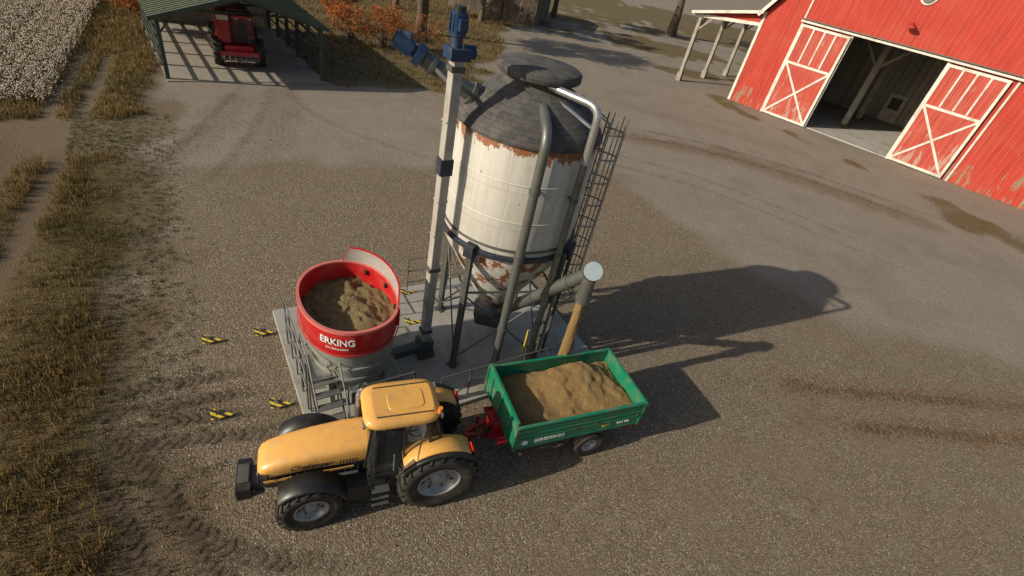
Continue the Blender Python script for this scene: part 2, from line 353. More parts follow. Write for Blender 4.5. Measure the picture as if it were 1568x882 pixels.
# ------------------------------------------------------------------ grass
def leafmat(name,tr=.25):
    t=NT(name); t.set(col=t.attr('Col'),rough=.8,spec=.15)
    tl=t.n.new('ShaderNodeBsdfTranslucent'); t.l.new(t.attr('Col'),tl.inputs[0])
    mx=t.n.new('ShaderNodeMixShader'); mx.inputs[0].default_value=tr
    t.l.new(t.b.outputs[0],mx.inputs[1]); t.l.new(tl.outputs[0],mx.inputs[2]); t.l.new(mx.outputs[0],t.out.inputs[0]); return t.m
LEAF=leafmat('foliage_mat')
def blades(name,x,y,h,w,cols,lean=.5):
    n=len(x); a=rng.uniform(0,6.283,n); l=rng.uniform(.05,lean,n)*h; la=rng.uniform(0,6.283,n)
    dx,dy=np.cos(a)*w/2,np.sin(a)*w/2; z0=np.zeros(n)
    p0=np.stack([x-dx,y-dy,z0],1); p1=np.stack([x+dx,y+dy,z0],1)
    tx,ty=x+np.cos(la)*l,y+np.sin(la)*l
    p4=np.stack([tx+dx*.4,ty+dy*.4,z0+h],1); p5=np.stack([tx-dx*.4,ty-dy*.4,z0+h],1)
    co=np.stack([p0,p1,p4,p5],1).reshape(-1,3); b=np.arange(n)*4
    f=np.stack([b,b+1,b+2,b+3],1)
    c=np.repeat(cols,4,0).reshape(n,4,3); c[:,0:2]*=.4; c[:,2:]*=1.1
    return npmesh(name,co,f,[LEAF],c.reshape(-1,3))
def gcols(n,x,y,k0=1.0):
    pal=np.array([(.36,.24,.09),(.25,.17,.065),(.46,.34,.16),(.15,.10,.04),(.11,.105,.035)])
    k=rng.choice(5,n,p=[.30,.27,.16,.17,.10]); c=pal[k]*rng.uniform(.7,1.15,(n,1))
    g=sg((fnoise(x,y,.6,5)-.75)/.3)[:,None]*.6
    return (c*(1-g)+np.array([.105,.11,.04])*g)*k0
def scatter(n,x0,x1,y0,y1,thr=.5,frame=None):
    a=rng.uniform(x0,x1,n); b=rng.uniform(y0,y1,n)
    if frame: x=a*E1[0]-b*E1[1]; y=a*E1[1]+b*E1[0]
    else: x,y=a,b
    v,_,_=masks(x,y); k=v>rng.uniform(thr*.6,1.2*thr+.2,n); return x[k],y[k]
def clump(x,y,k,sp):
    x=np.repeat(x,k)+rng.normal(0,sp,len(x)*k); y=np.repeat(y,k)+rng.normal(0,sp,len(y)*k); return x,y
x,y=scatter(26000,-13,0,3,34,.6,True); dens=fnoise(x,y,1.6,31); k=rng.uniform(-1.2,1.0,len(x))<dens+.5; x,y=x[k],y[k]; x,y=clump(x,y,8,.075); v,_,_=masks(x,y); k=v>.25; x,y=x[k],y[k]
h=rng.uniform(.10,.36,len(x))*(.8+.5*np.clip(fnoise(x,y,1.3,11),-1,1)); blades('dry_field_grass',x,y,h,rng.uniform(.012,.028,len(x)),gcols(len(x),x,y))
x,y=scatter(15000,-9,3,32,80,.6,True); x,y=clump(x,y,7,.1); v,_,_=masks(x,y); k=v>.25; x,y=x[k],y[k]
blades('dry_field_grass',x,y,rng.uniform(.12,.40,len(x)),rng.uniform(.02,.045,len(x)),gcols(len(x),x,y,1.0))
x,y=scatter(15000,-60,-4,36,100,.5); u=(x-SF[0])*SW[0]+(y-SF[1])*SW[1]; v_=(x-SF[0])*SB[0]+(y-SF[1])*SB[1]
k=~((u>-.3)&(u<SWID+.3)&(v_>-.5)&(v_<SDEP+.4)); x,y=x[k],y[k]; x,y=clump(x,y,6,.16)
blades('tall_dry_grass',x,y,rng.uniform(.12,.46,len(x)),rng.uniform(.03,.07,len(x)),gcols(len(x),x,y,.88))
x,y=scatter(34000,-2,60,34,118,.55); x,y=clump(x,y,4,.12)
blades('grass_patches',x,y,rng.uniform(.03,.14,len(x)),rng.uniform(.02,.05,len(x)),gcols(len(x),x,y,.8)*np.array([.8,.95,.9]))
x=rng.uniform(-5,-.6,6500); t0=rng.uniform(4,34,6500); wx=x*E1[0]-t0*E1[1]; wy=x*E1[1]+t0*E1[0]; k=rng.uniform(-3.2,-.2,6500)>x; wx,wy=clump(wx[k],wy[k],7,.05)
blades('yard_weeds',wx,wy,rng.uniform(.03,.12,len(wx)),rng.uniform(.012,.025,len(wx)),gcols(len(wx),wx,wy)*np.array([.6,.9,.75]))
def quads(name,c,size,cols,mat_,flat=False):
    n=len(c); a=rng.normal(size=(n,3))
    if flat: a[:,2]*=.15
    a/=np.linalg.norm(a,axis=1)[:,None]; b=rng.normal(size=(n,3))
    if flat: b[:,2]*=.15
    b-=a*(a*b).sum(1)[:,None]; b/=np.linalg.norm(b,axis=1)[:,None]
    sz=(size*rng.uniform(.6,1.3,n))[:,None]; a=a*sz*.5; b=b*sz*.34
    co=np.stack([c-a,c-b,c+a,c+b],1).reshape(-1,3); k=np.arange(n)*4
    return npmesh(name,co,np.stack([k,k+1,k+2,k+3],1),[mat_],np.repeat(cols,4,0))
lp=[]
for (x0,y0,x1,y1,w,n) in((11,15.2,23,17.6,.7,1000),(13,13.7,22,15.4,.6,800),(5,42,16,43.2,2,1300),(16,43.2,28,38,2,1100),(-20,31,-17.5,20,2,500),(-18,33,-14,24,2,400),(-20,45,-8,42,4,1800),(0,60,18,56,9,1200),(-12,50,0,70,5,1500)):
    k=rng.uniform(0,1,n); lp.append(np.stack([x0+(x1-x0)*k+rng.normal(0,w*.6,n),y0+(y1-y0)*k+rng.normal(0,w*.6,n),np.full(n,.03)],1))
lp=np.concatenate(lp); lc=np.array([(.22,.09,.03),(.30,.15,.05),(.14,.06,.025)])[rng.integers(0,3,len(lp))]
quads('fallen_leaves',lp,np.full(len(lp),.08),lc,LEAF,True)
# loose stones on the yard
n=9000; sx=rng.uniform(-10,26,n); sy=rng.uniform(2,34,n); ssz=rng.uniform(.012,.034,n)
base=np.array([(1,0,0),(0,1,0),(-1,0,0),(0,-1,0),(0,0,.7),(0,0,-.5)])
rt=rng.uniform(0,6.28,n); cs,sn=np.cos(rt),np.sin(rt)
bx=base[None,:,0]*cs[:,None]-base[None,:,1]*sn[:,None]; by=base[None,:,0]*sn[:,None]*.7+base[None,:,1]*cs[:,None]*.7
co=np.stack([sx[:,None]+bx*ssz[:,None],sy[:,None]+by*ssz[:,None],.012+base[None,:,2]*ssz[:,None]],-1)
ff=np.array([(0,1,4),(1,2,4),(2,3,4),(3,0,4)]); F=(ff[None]+6*np.arange(n)[:,None,None]).reshape(-1,3)
sm_=NT('loose_stone'); sm_.set(col=sm_.attr('Col'),rough=.9)
npmesh('loose_stones',co.reshape(-1,3),F,[sm_.m],np.repeat(np.array([(.36,.31,.24),(.22,.18,.13),(.44,.40,.33),(.15,.12,.085)])[rng.integers(0,4,n)],6,0))
# ------------------------------------------------------------------ cotton field
def cotton():
    T=3.0; mb=MB()
    lf=NT('cotton_plant_brown'); lf.set(col=lf.mix(lf.noise(6),(.14,.10,.05),(.30,.22,.12)),rough=.9)
    bl=NT('cotton_boll_white'); bl.set(col=bl.mix(bl.noise(20),(.44,.38,.29),(.64,.57,.46)),rough=.95)
    for row in range(4):
        for k in range(13):
            x=(row+.5)*T/4+random.gauss(0,.09); y=(k+.5)*T/13+random.gauss(0,.06); h=random.uniform(.6,.95)
            for b in range(5):
                a=random.uniform(0,6.28); r=random.uniform(.08,.36)
                e=(x+math.cos(a)*r,y+math.sin(a)*r,h*random.uniform(.5,1.0))
                w=.012; mb.add([(x-w,y,0),(x+w,y,0),e],[(0,1,2)],lf.m)
            for b in range(17):
                a=random.uniform(0,6.28); r=random.uniform(.03,.44); z=h*random.uniform(.35,1.05)*(1-.3*r)
                c=Vector((x+math.cos(a)*r,y+math.sin(a)*r,z)); s=random.uniform(.03,.052)
                mb.add([c+Vector(d)*s for d in((1,0,0),(0,1,0),(-1,0,0),(0,-1,0),(0,0,1),(0,0,-.8))],[(0,1,4),(1,2,4),(2,3,4),(3,0,4),(1,0,5),(2,1,5),(3,2,5),(0,3,5)],bl.m,True)
            for b in range(9):
                a=random.uniform(0,6.28); r=random.uniform(.03,.38); z=h*random.uniform(.2,.95)
                c=Vector((x+math.cos(a)*r,y+math.sin(a)*r,z)); q=Vector((random.gauss(0,.05),random.gauss(0,.05),random.gauss(0,.04))); q2=Vector((random.gauss(0,.04),random.gauss(0,.04),random.gauss(0,.03)))
                mb.add([c-q,c-q2,c+q,c+q2],[(0,1,2,3)],lf.m)
    par=empty('cotton_field'); first=None
    for i in range(11):
        for j in range(24):
            s0=-5.9-3-3*i; t0=35.0+3*j
            p=ST(s0+(t0-36)*.06,t0)
            if first is None: first=mb.obj('cotton_plants',par,(p[0],p[1],.02),(0,0,TH)); continue
            o=bpy.data.objects.new('cotton_plants',first.data); sc.collection.objects.link(o); o.parent=par
            if random.random()<.5:
                q=ST(s0+(t0-36)*.06+3,t0+3); o.location=(q[0],q[1],.02); o.rotation_euler=(0,0,TH+math.pi)
            else: o.location=(p[0],p[1],.02); o.rotation_euler=(0,0,TH)
cotton()
# ------------------------------------------------------------------ tyre tracks
def track_mat():
    t=NT('tyre_track_soil'); uv=t.tc.outputs['UV']; u,v,_=t.sep(uv)
    n=t.noise(1.7,5,.75); n2=t.noise(20,4,.75); n3=t.noise(5,4,.7)
    av=t.math('ABSOLUTE',t.math('SUBTRACT',t.math('ADD',v,t.math('MULTIPLY',t.math('SUBTRACT',n3,.5),.25)),.5))
    ch=t.math('FRACT',t.math('ADD',t.math('ADD',t.math('MULTIPLY',u,3.9),t.math('MULTIPLY',av,1.5)),t.math('MULTIPLY',n3,.5)))
    bar=t.math('SUBTRACT',1.0,t.ss(t.math('ABSOLUTE',t.math('SUBTRACT',ch,.5)),.12,.34))
    edge=t.math('SUBTRACT',1.0,t.ss(av,.28,.5))
    a=t.math('MULTIPLY',t.math('MULTIPLY',t.math('ADD',t.math('MULTIPLY',bar,.8),.18),edge),t.ss(t.math('ADD',n,t.math('MULTIPLY',n2,.7)),.70,.98))
    fade=t.attr('Fade','Fac'); a=t.math('MULTIPLY',t.math('MULTIPLY',a,fade),1.25,clamp=True)
    t.set(col=t.mix(n2,(.045,.032,.02),(.12,.085,.052)),rough=.95,alpha=a); return t.m
TM=track_mat()
def ribbon(pts,w,name='tyre_track',z=.034,st=.6):
    P=[Vector((*p,0)) for p in pts]; S=[]
    def cr(p0,p1,p2,p3,t): return .5*((2*p1)+(-p0+p2)*t+(2*p0-5*p1+4*p2-p3)*t*t+(-p0+3*p1-3*p2+p3)*t**3)
    Q=[P[0]*2-P[1]]+P+[P[-1]*2-P[-2]]
    for i in range(len(P)-1):
        for k in range(14): S.append(cr(Q[i],Q[i+1],Q[i+2],Q[i+3],k/14))
    S.append(P[-1]); co=[];uv=[];fd=[];L=0
    for i,p in enumerate(S):
        d=(S[min(i+1,len(S)-1)]-S[max(i-1,0)]).normalized(); a=Vector((-d.y,d.x,0))*w/2
        if i: L+=(p-S[i-1]).length
        co+=[(*(p-a)[:2],z),(*(p+a)[:2],z)]; uv+=[(L,0),(L,1)]
        f=min(1,i/8,(len(S)-1-i)/8)*st; fd+=[f,f]
    me=bpy.data.meshes.new(name); fs=[(2*i,2*i+2,2*i+3,2*i+1) for i in range(len(S)-1)]
    me.from_pydata(co,[],fs); me.materials.append(TM); ul=me.uv_layers.new(name='UVMap')
    for p in me.polygons:
        for li in p.loop_indices: ul.data[li].uv=uv[me.loops[li].vertex_index]
    at=me.attributes.new('Fade','FLOAT','POINT')
    for i,f in enumerate(fd): at.data[i].value=f
    o=bpy.data.objects.new(name,me); sc.collection.objects.link(o)
TR=[([(-11,7.6),(-9,8.8),(-7.2,9.95)],.55,1),([(-10.6,6.9),(-8.3,8.3),(-6.4,9.45)],.55,1),([(-10,6.0),(-7.6,7.2),(-5.0,8.3)],.6,1),([(-9.8,6.5),(-8,7.7),(-6,8.7)],.5,.8),
 ([(-9.6,6.9),(-8,6.2),(-6,5.2),(-4.2,4.9),(-2.2,5.2)],.6,1),([(-9.2,6.2),(-7.5,5.0),(-6.2,4.1),(-4.4,3.4)],.55,1),([(-8.9,5.6),(-7.6,4.3),(-6.6,3.2)],.55,1),([(-9.0,7.4),(-7.2,6.0),(-5.0,4.4),(-3.4,3.8)],.5,.8),
 ([(11,15.1),(15,15.8),(23,17.5)],.6,.5),([(12.6,13.5),(16,14.2),(23,15.5)],.6,.5),
 ([(5,41.5),(12,43),(22,41.5),(32,37)],.8,.45),([(5,44),(12,45),(22,43.6),(34,38.5)],.8,.45),
 ([(-21.5,34),(-19.8,28),(-18.2,22),(-17.2,18)],.6,.4),([(-20,35),(-17.6,29),(-15.8,23),(-15,19)],.6,.4),([(-20,36),(-16.5,32),(-12,29.5),(-5,28)],.6,.25),
 ([(-3,40),(3,37),(12,36),(24,30)],.6,.3),([(-3,38),(3,35),(12,33.8),(24,28)],.6,.3)]
for i,(p,w,s) in enumerate(TR): ribbon(p,w,st=s,z=.030+.003*i)
ym=NT('hazard_stripe_paint'); xx=ym.sep(ym.obj); fr=ym.math('FRACT',ym.math('MULTIPLY',ym.math('ADD',xx[0],xx[1]),4.2))
ym.set(col=ym.mix(ym.math('GREATER_THAN',fr,.5),(.02,.02,.018),(.62,.46,.03)),rough=.7,alpha=ym.ss(ym.noise(14,5,.7),.28,.4))
for (x,y,a,z) in((-8.92,10.65,38,.095),(-7.67,11.48,38,.095),(-7.03,8.13,38,.095),(-5.76,8.92,38,.095),(-3.9,15.2,38,.17),(-3.2,13.6,38,.17)):
    mb=MB(); mb.box((0,0,0),(.52,.13,.004),ym.m); mb.box((-.195,.196,0),(.13,.26,.004),ym.m); mb.obj('floor_marking',None,(x,y,z),(0,0,R(a)))
# ------------------------------------------------------------------ slab + railings
mb=MB(); p=ST(6.5,11.75); mb.box((0,0,.0),(10.1,6.1,.28),'conc')
mb.obj('concrete_slab',None,(p[0],p[1],0),(0,0,TH),bevel=.015)
def railing(name,s0,t0,s1,t1,h,n,zb=.14,rails=(1,.55)):
    mb=MB(); a=Vector((*ST(s0,t0),zb)); b=Vector((*ST(s1,t1),zb))
    for i in range(n):
        p=a.lerp(b,i/(n-1)); mb.cyl(p,p+Vector((0,0,h)),.024,'dsteel',8)
    for r in rails: mb.cyl(a+Vector((0,0,h*r)),b+Vector((0,0,h*r)),.021,'steel',8)
    mb.obj(name)
railing('metal_railing',1.62,10.1,1.62,13.0,1.9,5,rails=(1,.72,.45))
railing('metal_railing',2.5,9.15,4.4,9.15,1.5,4,rails=(1,.6,.2))
railing('metal_railing',5.2,8.95,10.2,8.95,1.15,6)
railing('metal_railing',6.2,14.4,9.6,14.4,1.6,5,rails=(1,.66,.33))
railing('metal_railing',5.0,13.3,5.0,14.6,1.6,3,rails=(1,.66,.33))
mb=MB()
for k in range(5): mb.box((0,-k*.24,1.2-k*.24),(.7,.22,.03),'steel')
mb.beam((-.36,.1,1.25),(-.36,-1.15,.0),.04,.12,'dsteel'); mb.beam((.36,.1,1.25),(.36,-1.15,.0),.04,.12,'dsteel')
mb.box((0,.6,1.24),(.8,1.1,.04),'steel')
for x in(-.38,.38):
    for y in(.1,1.1): mb.cyl((x,y,0),(x,y,2.2),.025,'dsteel',8)
    mb.cyl((x,.1,2.2),(x,1.1,2.2),.022,'steel',8); mb.cyl((x,.1,1.8),(x,1.1,1.8),.02,'steel',8); mb.cyl((x,.1,2.2),(x,-1.1,1.0),.022,'steel',8); mb.cyl((x,-1.1,.0),(x,-1.1,1.0),.022,'steel',8)
p=ST(2.05,9.9); mb.obj('access_steps',None,(p[0],p[1],.14),(0,0,TH))
# ------------------------------------------------------------------ mixer tub
p=ST(3.05,11.1); tub=empty('feed_mixer_tub',(p[0],p[1],.14),TH)
HA,HB,E=1.31,1.64,2.2; RZ=3.16
mb=MB()
rings=[supring(HA*k,HB*k,0,0,z,E,64) for k,z in((.80,.75),(.84,1.2),(.97,2.4))]
mb.loft(rings,'tubg',True)
for z,k in((1.2,.86),(1.7,.925)): mb.loft([supring(HA*k+.03,HB*k+.03,0,0,z-.04,E,64),supring(HA*k+.03,HB*k+.03,0,0,z+.04,E,64)],'tubg',True,False)
mb.obj('lower_body',tub)
mb=MB()
mb.loft([supring(HA*k,HB*k,0,0,z,E,64) for k,z in((.975,2.34),(.99,2.42),(1.0,RZ))],'red',False)
mb.loft([supring(HA*k,HB*k,0,0,z,E,64) for k,z in((.95,2.35),(.965,RZ))],'red',False)
mb.loft([supring(HA-.06,HB-.07,0,0,RZ,E,64),supring(HA-.06,HB-.07,0,0,RZ+.05,E,64),supring(HA+.02,HB+.02,0,0,RZ+.05,E,64),supring(HA+.02,HB+.02,0,0,RZ-.03,E,64)],'lip',False,False)
mb.loft([supring(HA+.01,HB+.01,0,0,2.34,E,64),supring(HA+.035,HB+.035,0,0,2.38,E,64),supring(HA+.01,HB+.01,0,0,2.42,E,64)],'red',False)
mb.obj('red_ring',tub)
mb=MB()
def arc(hx,hy,z0,zf,a0,a1,n=30):
    lo=[];hi=[]
    for i in range(n+1):
        k=i/n; a=a0+(a1-a0)*k; c,s=math.cos(a),math.sin(a)
        x=hx*math.copysign(abs(c)**(2/E),c); y=hy*math.copysign(abs(s)**(2/E),s); lo.append((x,y,z0)); hi.append((x,y,zf(k)))
    return lo,hi
zf=lambda k:RZ+.08+.42*min(1,k/.12,(1-k)/.06)
lo,hi=arc(HA+.02,HB+.02,RZ-.5,zf,R(-38),R(78)); lo2,hi2=arc(HA-.03,HB-.03,RZ-.35,zf,R(-38),R(78))
mb.loft([lo,hi],'flap',False,True,False); mb.loft([lo2,hi2],'flap',False,True,False)
mb.loft([hi,[(x,y,z+.03) for x,y,z in hi],[(x,y,z+.03) for x,y,z in hi2],hi2],'red',False,False,False)
mb.beam(lo[0],hi[0],.08,.08,'red'); mb.beam(lo[-1],hi[-1],.08,.08,'red')
for i in(4,13,22): mb.box((hi[i][0]*.93,hi[i][1]*.93,RZ-.2),(.1,.1,.14),'black')
mb.obj('raised_flap',tub)
from mathutils import noise as mn
mb=MB(); n=72; rs=[]
for k in np.linspace(.02,.955,24):
    q=[]
    for x,y,z in supring(HA*k,HB*k,0,0,0,E,n):
        q.append((x,y,2.56+.14*(1-k*k)+.16*mn.noise(Vector((x*1.6,y*1.6,3)))+.09*mn.noise(Vector((x*5,y*5,1)))+.05*mn.noise(Vector((x*13,y*13,1)))))
    rs.append(q)
mb.loft(rs[::-1],'hay',False,True); mb.add(rs[0],[tuple(range(n))],'hay',True); mb.obj('feed_surface',tub)
mb=MB()
for sx in(-1,1):
    for sy in(-1,1): mb.beam((sx*.75,sy*1.0,0),(sx*.8,sy*1.0,.95),.14,.14,'tubg')
mb.box((0,0,.6),(1.7,2.2,.2),'tubg'); mb.cyl((0,-1.2,.5),(0,-1.95,.5),.18,'dsteel'); mb.box((1.0,-.9,.55),(.5,.9,.5),'tubg'); mb.box((-.2,-1.75,1.0),(.5,.25,.5),'silver')
mb.obj('base_frame',tub,bevel=.01)
def onring(zc,a0):
    def f(x,y,z):
        a=a0+x/1.5; c,s=math.cos(a),math.sin(a); k=1+(.016+z)/1.5
        return (HA*k*math.copysign(abs(c)**(2/E),c),HB*k*math.copysign(abs(s)**(2/E),s),zc+y)
    return f
text('ERKING',.30,'whites','lettering',tub,(0,0,0),(0,0,0),fn=onring(2.84,R(-120)),bold=.004)
text('farm feeding systems',.08,'whites','lettering_small',tub,(0,0,0),(0,0,0),fn=onring(2.62,R(-120)))
# ------------------------------------------------------------------ silo
silo=empty('grain_silo',(-.60,13.95,.14)); ZR,ZT=4.78,8.04
mb=MB(); mb.lathe([(2.0,ZR-.05),(2.02,ZR),(2.02,ZT-.05),(2.0,ZT)],'silo',96,caps=True); mb.lathe([(.38,1.55),(1.93,4.25),(1.985,ZR-.05)],'silo',96,caps=True)
for z in(5.85,6.95): mb.lathe([(2.02,z-.02),(2.032,z-.01),(2.032,z+.01),(2.02,z+.02)],'silo',96,caps=False)
mb.obj('silo_body',silo)
mb=MB(); mb.lathe([(2.07,ZT-.09),(2.10,ZT-.04),(1.98,8.22),(1.76,8.46),(1.42,8.74),(1.12,8.95),(.96,9.04),(.90,9.10),(.90,9.26)],'rooff',96)
mb.lathe([(1.08,9.24),(1.13,9.28),(1.13,9.44),(1.05,9.50),(.4,9.54)],'rooff',64)
mb.obj('silo_roof',silo)
mb=MB(); mb.lathe([(2.0,ZR-.14),(2.13,ZR-.14),(2.13,ZR+.0),(2.0,ZR+.0)],'ring',72,caps=False); mb.lathe([(2.03,ZR+.16),(2.07,ZR+.16),(2.07,ZR+.22),(2.03,ZR+.22)],'dsteel',72,caps=False)
legs=[R(a) for a in(-112,-22,68,158)]
for a in legs:
    c,s=math.cos(a),math.sin(a); mb.beam((2.07*c,2.07*s,0),(2.07*c,2.07*s,ZR),.17,.17,'dsteel',up=(c,s,0)); mb.box((2.13*c,2.13*s,ZR-.1),(.30,.30,.40),'ring',(0,0,a)); mb.box((2.07*c,2.07*s,.02),(.36,.36,.04),'dsteel',(0,0,a))
for i in range(4):
    a,b=legs[i],legs[(i+1)%4]; A=lambda q,z:(2.07*math.cos(q),2.07*math.sin(q),z)
    mb.cyl(A(a,.3),A(b,3.0),.028,'dsteel',8); mb.cyl(A(b,.3),A(a,3.0),.028,'dsteel',8); mb.cyl(A(a,3.1),A(b,3.1),.04,'dsteel',8)
mb.obj('ring_and_legs',silo,bevel=.008)
mb=MB(); mb.lathe([(.30,.75),(.55,1.0),(.60,1.35),(.42,1.6)],'dsteel',24); mb.box((.05,-.1,1.05),(.9,.8,.55),'dsteel',taper=1.25); mb.obj('outlet_hopper',silo,bevel=.01)
def bendpath(pts,r=.35,n=6):
    out=[Vector(pts[0])]
    for i in range(1,len(pts)-1):
        p=Vector(pts[i]); a=(Vector(pts[i-1])-p); b=(Vector(pts[i+1])-p); rr=min(r,a.length*.45,b.length*.45); a=p+a.normalized()*rr; b=p+b.normalized()*rr
        for k in range(n+1):
            t=k/n; out.append(a*(1-t)**2+p*2*t*(1-t)+b*t*t)
    out.append(Vector(pts[-1])); return out
mb=MB()
q=(.60,-2.17); mb.path(bendpath([(q[0],q[1],0),(q[0],q[1],8.45),(q[0]*.55,q[1]*.55,8.78)],.4),.13,'pipe',16)
for z in(2.2,ZR+.1,6.9): mb.cyl((q[0],q[1],z),(q[0],q[1],z+.12),.155,'dsteel',16); mb.beam((q[0],q[1],z+.06),(q[0]*.9,q[1]*.9,z+.06),.08,.06,'dsteel')
mb.obj('fill_pipe',silo)
mb=MB()
q=(1.68,-1.47); mb.path(bendpath([(q[0],q[1],0),(q[0],q[1],7.7)],.3),.10,'pipe',16)
mb.path(bendpath([(q[0],q[1],7.7),(q[0],q[1],9.15),(.35,-.75,9.2)],.35),.10,'silver',16)
for z in(2.2,ZR+.1,6.6): mb.cyl((q[0],q[1],z),(q[0],q[1],z+.12),.12,'dsteel',16); mb.beam((q[0],q[1],z+.06),(q[0]*.9,q[1]*.9,z+.06),.08,.06,'dsteel')
mb.beam((1.6,-1.3,8.6),(.5,-.75,9.0),.10,.05,'silver')
mb.obj('vent_pipe',silo)
mb=MB()
for a,w in((R(-30),.06),(R(-8),.06)):
    c,s=math.cos(a),math.sin(a); mb.cyl((2.2*c,2.2*s,0),(2.2*c,2.2*s,ZR),w,'dsteel',10)
mb.obj('drain_pipes',silo)
mb=MB(); a=R(6); c,s=math.cos(a),math.sin(a); n=Vector((c,s,0)); tt=Vector((-s,c,0)); base=n*2.16
for k in(-.24,.24): mb.cyl(base+tt*k,base+tt*k+Vector((0,0,8.6)),.024,'steel',8)
z=.3
while z<8.4: mb.cyl(base-tt*.24+Vector((0,0,z)),base+tt*.24+Vector((0,0,z)),.014,'steel',6); z+=.3
hoop=[base+tt*(.36*math.cos(q))+n*(.02+.52*math.sin(q)) for q in np.linspace(0,math.pi,11)]
z=2.4
while z<8.8:
    mb.path([h+Vector((0,0,z)) for h in hoop],.022,'steel',6); z+=.72
for k in(1,3,5,7,9): mb.cyl(hoop[k]+Vector((0,0,2.4)),hoop[k]+Vector((0,0,8.6)),.018,'steel',6)
for z in(4.8,6.5,7.7):
    for k in(-.24,.24): mb.beam(base+tt*k+Vector((0,0,z)),n*2.0+tt*k+Vector((0,0,z)),.04,.04,'dsteel')
mb.cyl(base+tt*.24+Vector((0,0,8.4)),n*1.3+tt*.24+Vector((0,0,8.9)),.02,'steel',8); mb.cyl(base-tt*.24+Vector((0,0,8.4)),n*1.3-tt*.24+Vector((0,0,8.9)),.02,'steel',8)
mb.obj('caged_ladder',silo)
# discharge auger
dv=empty('discharge_auger',(0,0,0))
el=Vector((2.06,11.80,5.15)); st=Vector((-.35,13.75,1.35))
mb=MB(); mb.cyl(st,el,.19,'pipe',20)
for k in(.12,.45,.8):
    p=st.lerp(el,k); d=(el-st).normalized(); mb.cyl(p,p+d*.08,.225,'dsteel',20)
mb.obj('auger_tube',dv)
cd=Vector((0.05,-.75,.66)).normalized()
mb=MB(); mb.cyl(el-cd*.15,el+cd*.16,.27,'pipe',28); mb.cyl(el+cd*.165,el+cd*.185,.265,'disc',28); mb.obj('end_disc',dv)
mb=MB(); mb.cyl(el,el+Vector((0,0,-1.05)),.20,'pipe',20); mb.cyl(el+Vector((0,0,-.78)),el+Vector((0,0,-.88)),.235,'dsteel',20); mb.obj('spout',dv)
mb=MB(); gp=[]
for i in range(15):
    rg=[]; k=i/14
    for j in range(20):
        a=2*math.pi*j/20; r=(.145+.03*k)*(1+random.gauss(0,.05)+.06*math.sin(a*3+i*.3)); rg.append(el+Vector((r*math.cos(a),r*math.sin(a),-1.0-2.6*k)))
    gp.append(rg)
mb.loft(gp,'grain',True); mb.obj('grain_stream',dv)
mb=MB()
for x,y in ((.85,12.6),(1.3,12.95)): mb.cyl((x,y,.14),(x,y,1.9),.035,'ypost',8)
mb.cyl((.85,12.6,1.2),(1.3,12.95,1.2),.03,'ypost',8); mb.obj('yellow_guard_rail')
# elevator pole + motors
el2=empty('vertical_elevator',(-2.46,12.2,.14),TH)
mb=MB(); mb.beam((0,0,0),(0,0,9.55),.30,.26,'polem'); mb.obj('shaft',el2,bevel=.02)
mb=MB()
for z in(1.1,3.6,6.9,9.35): mb.box((0,0,z),(.36,.32,.14 if z!=6.9 else .45),'dsteel' if z!=6.9 else 'ring')
for z in(2.3,4.8,5.9,8.1): mb.box((0,0,z),(.325,.285,.04),'polem')
mb.box((0,0,.12),(.6,.55,.24),'dsteel'); mb.box((.0,0,.45),(.5,.45,.5),'dsteel'); mb.beam((-.1,-.1,.5),(-2.0,-.1,.35),.3,.3,'dsteel')
mb.obj('collars',el2,bevel=.01)
mb=MB(); mb.box((0,0,9.68),(.52,.46,.26),'blue'); mb.cyl((-.05,0,9.8),(-.05,0,10.05),.14,'blue'); mb.cyl((-.05,0,10.05),(-.05,0,10.55),.19,'blue',20); mb.cyl((-.05,0,10.55),(-.05,0,10.65),.14,'black',20); mb.box((-.05,-.22,10.3),(.2,.14,.24),'blue'); mb.cyl((.2,0,9.72),(.42,0,9.72),.16,'blue')
for k in range(12):
    q=2*math.pi*k/12; mb.beam((-.05+.19*math.cos(q),.19*math.sin(q),10.12),(-.05+.19*math.cos(q),.19*math.sin(q),10.5),.015,.04,'blue')
mb.obj('motor',el2,bevel=.01)
ia=empty('inlet_auger'); a0=Vector((-3.42,12.95,9.36)); a1=Vector((-1.72,13.40,8.45)); d=(a1-a0).normalized()
mb=MB(); mb.cyl(a0,a1,.22,'pipe',20); mb.cyl(a1-d*.55,a1+d*.2,.29,'pipe',24); mb.cyl(a1-d*.6,a1-d*.5,.33,'dsteel',24); mb.cyl(a0+d*.2,a0+d*.3,.27,'dsteel',20); mb.obj('inlet_tube',ia)
mb=MB(); mb.cyl(a0-d*.05,a0-d*.25,.28,'blue',20); mb.cyl(a0-d*.25,a0-d*.34,.15,'blue',20); mb.cyl(a0-d*.34,a0-d*.80,.22,'blue',20); mb.cyl(a0-d*.80,a0-d*.86,.16,'black',20); mb.box(a0-d*.5+Vector((0,0,.22)),(.24,.2,.14),'blue')
mb.beam(a0+Vector((.2,-.0,-.1)),(-2.46,12.35,9.0),.1,.1,'dsteel'); mb.obj('inlet_motor',ia,bevel=.01)
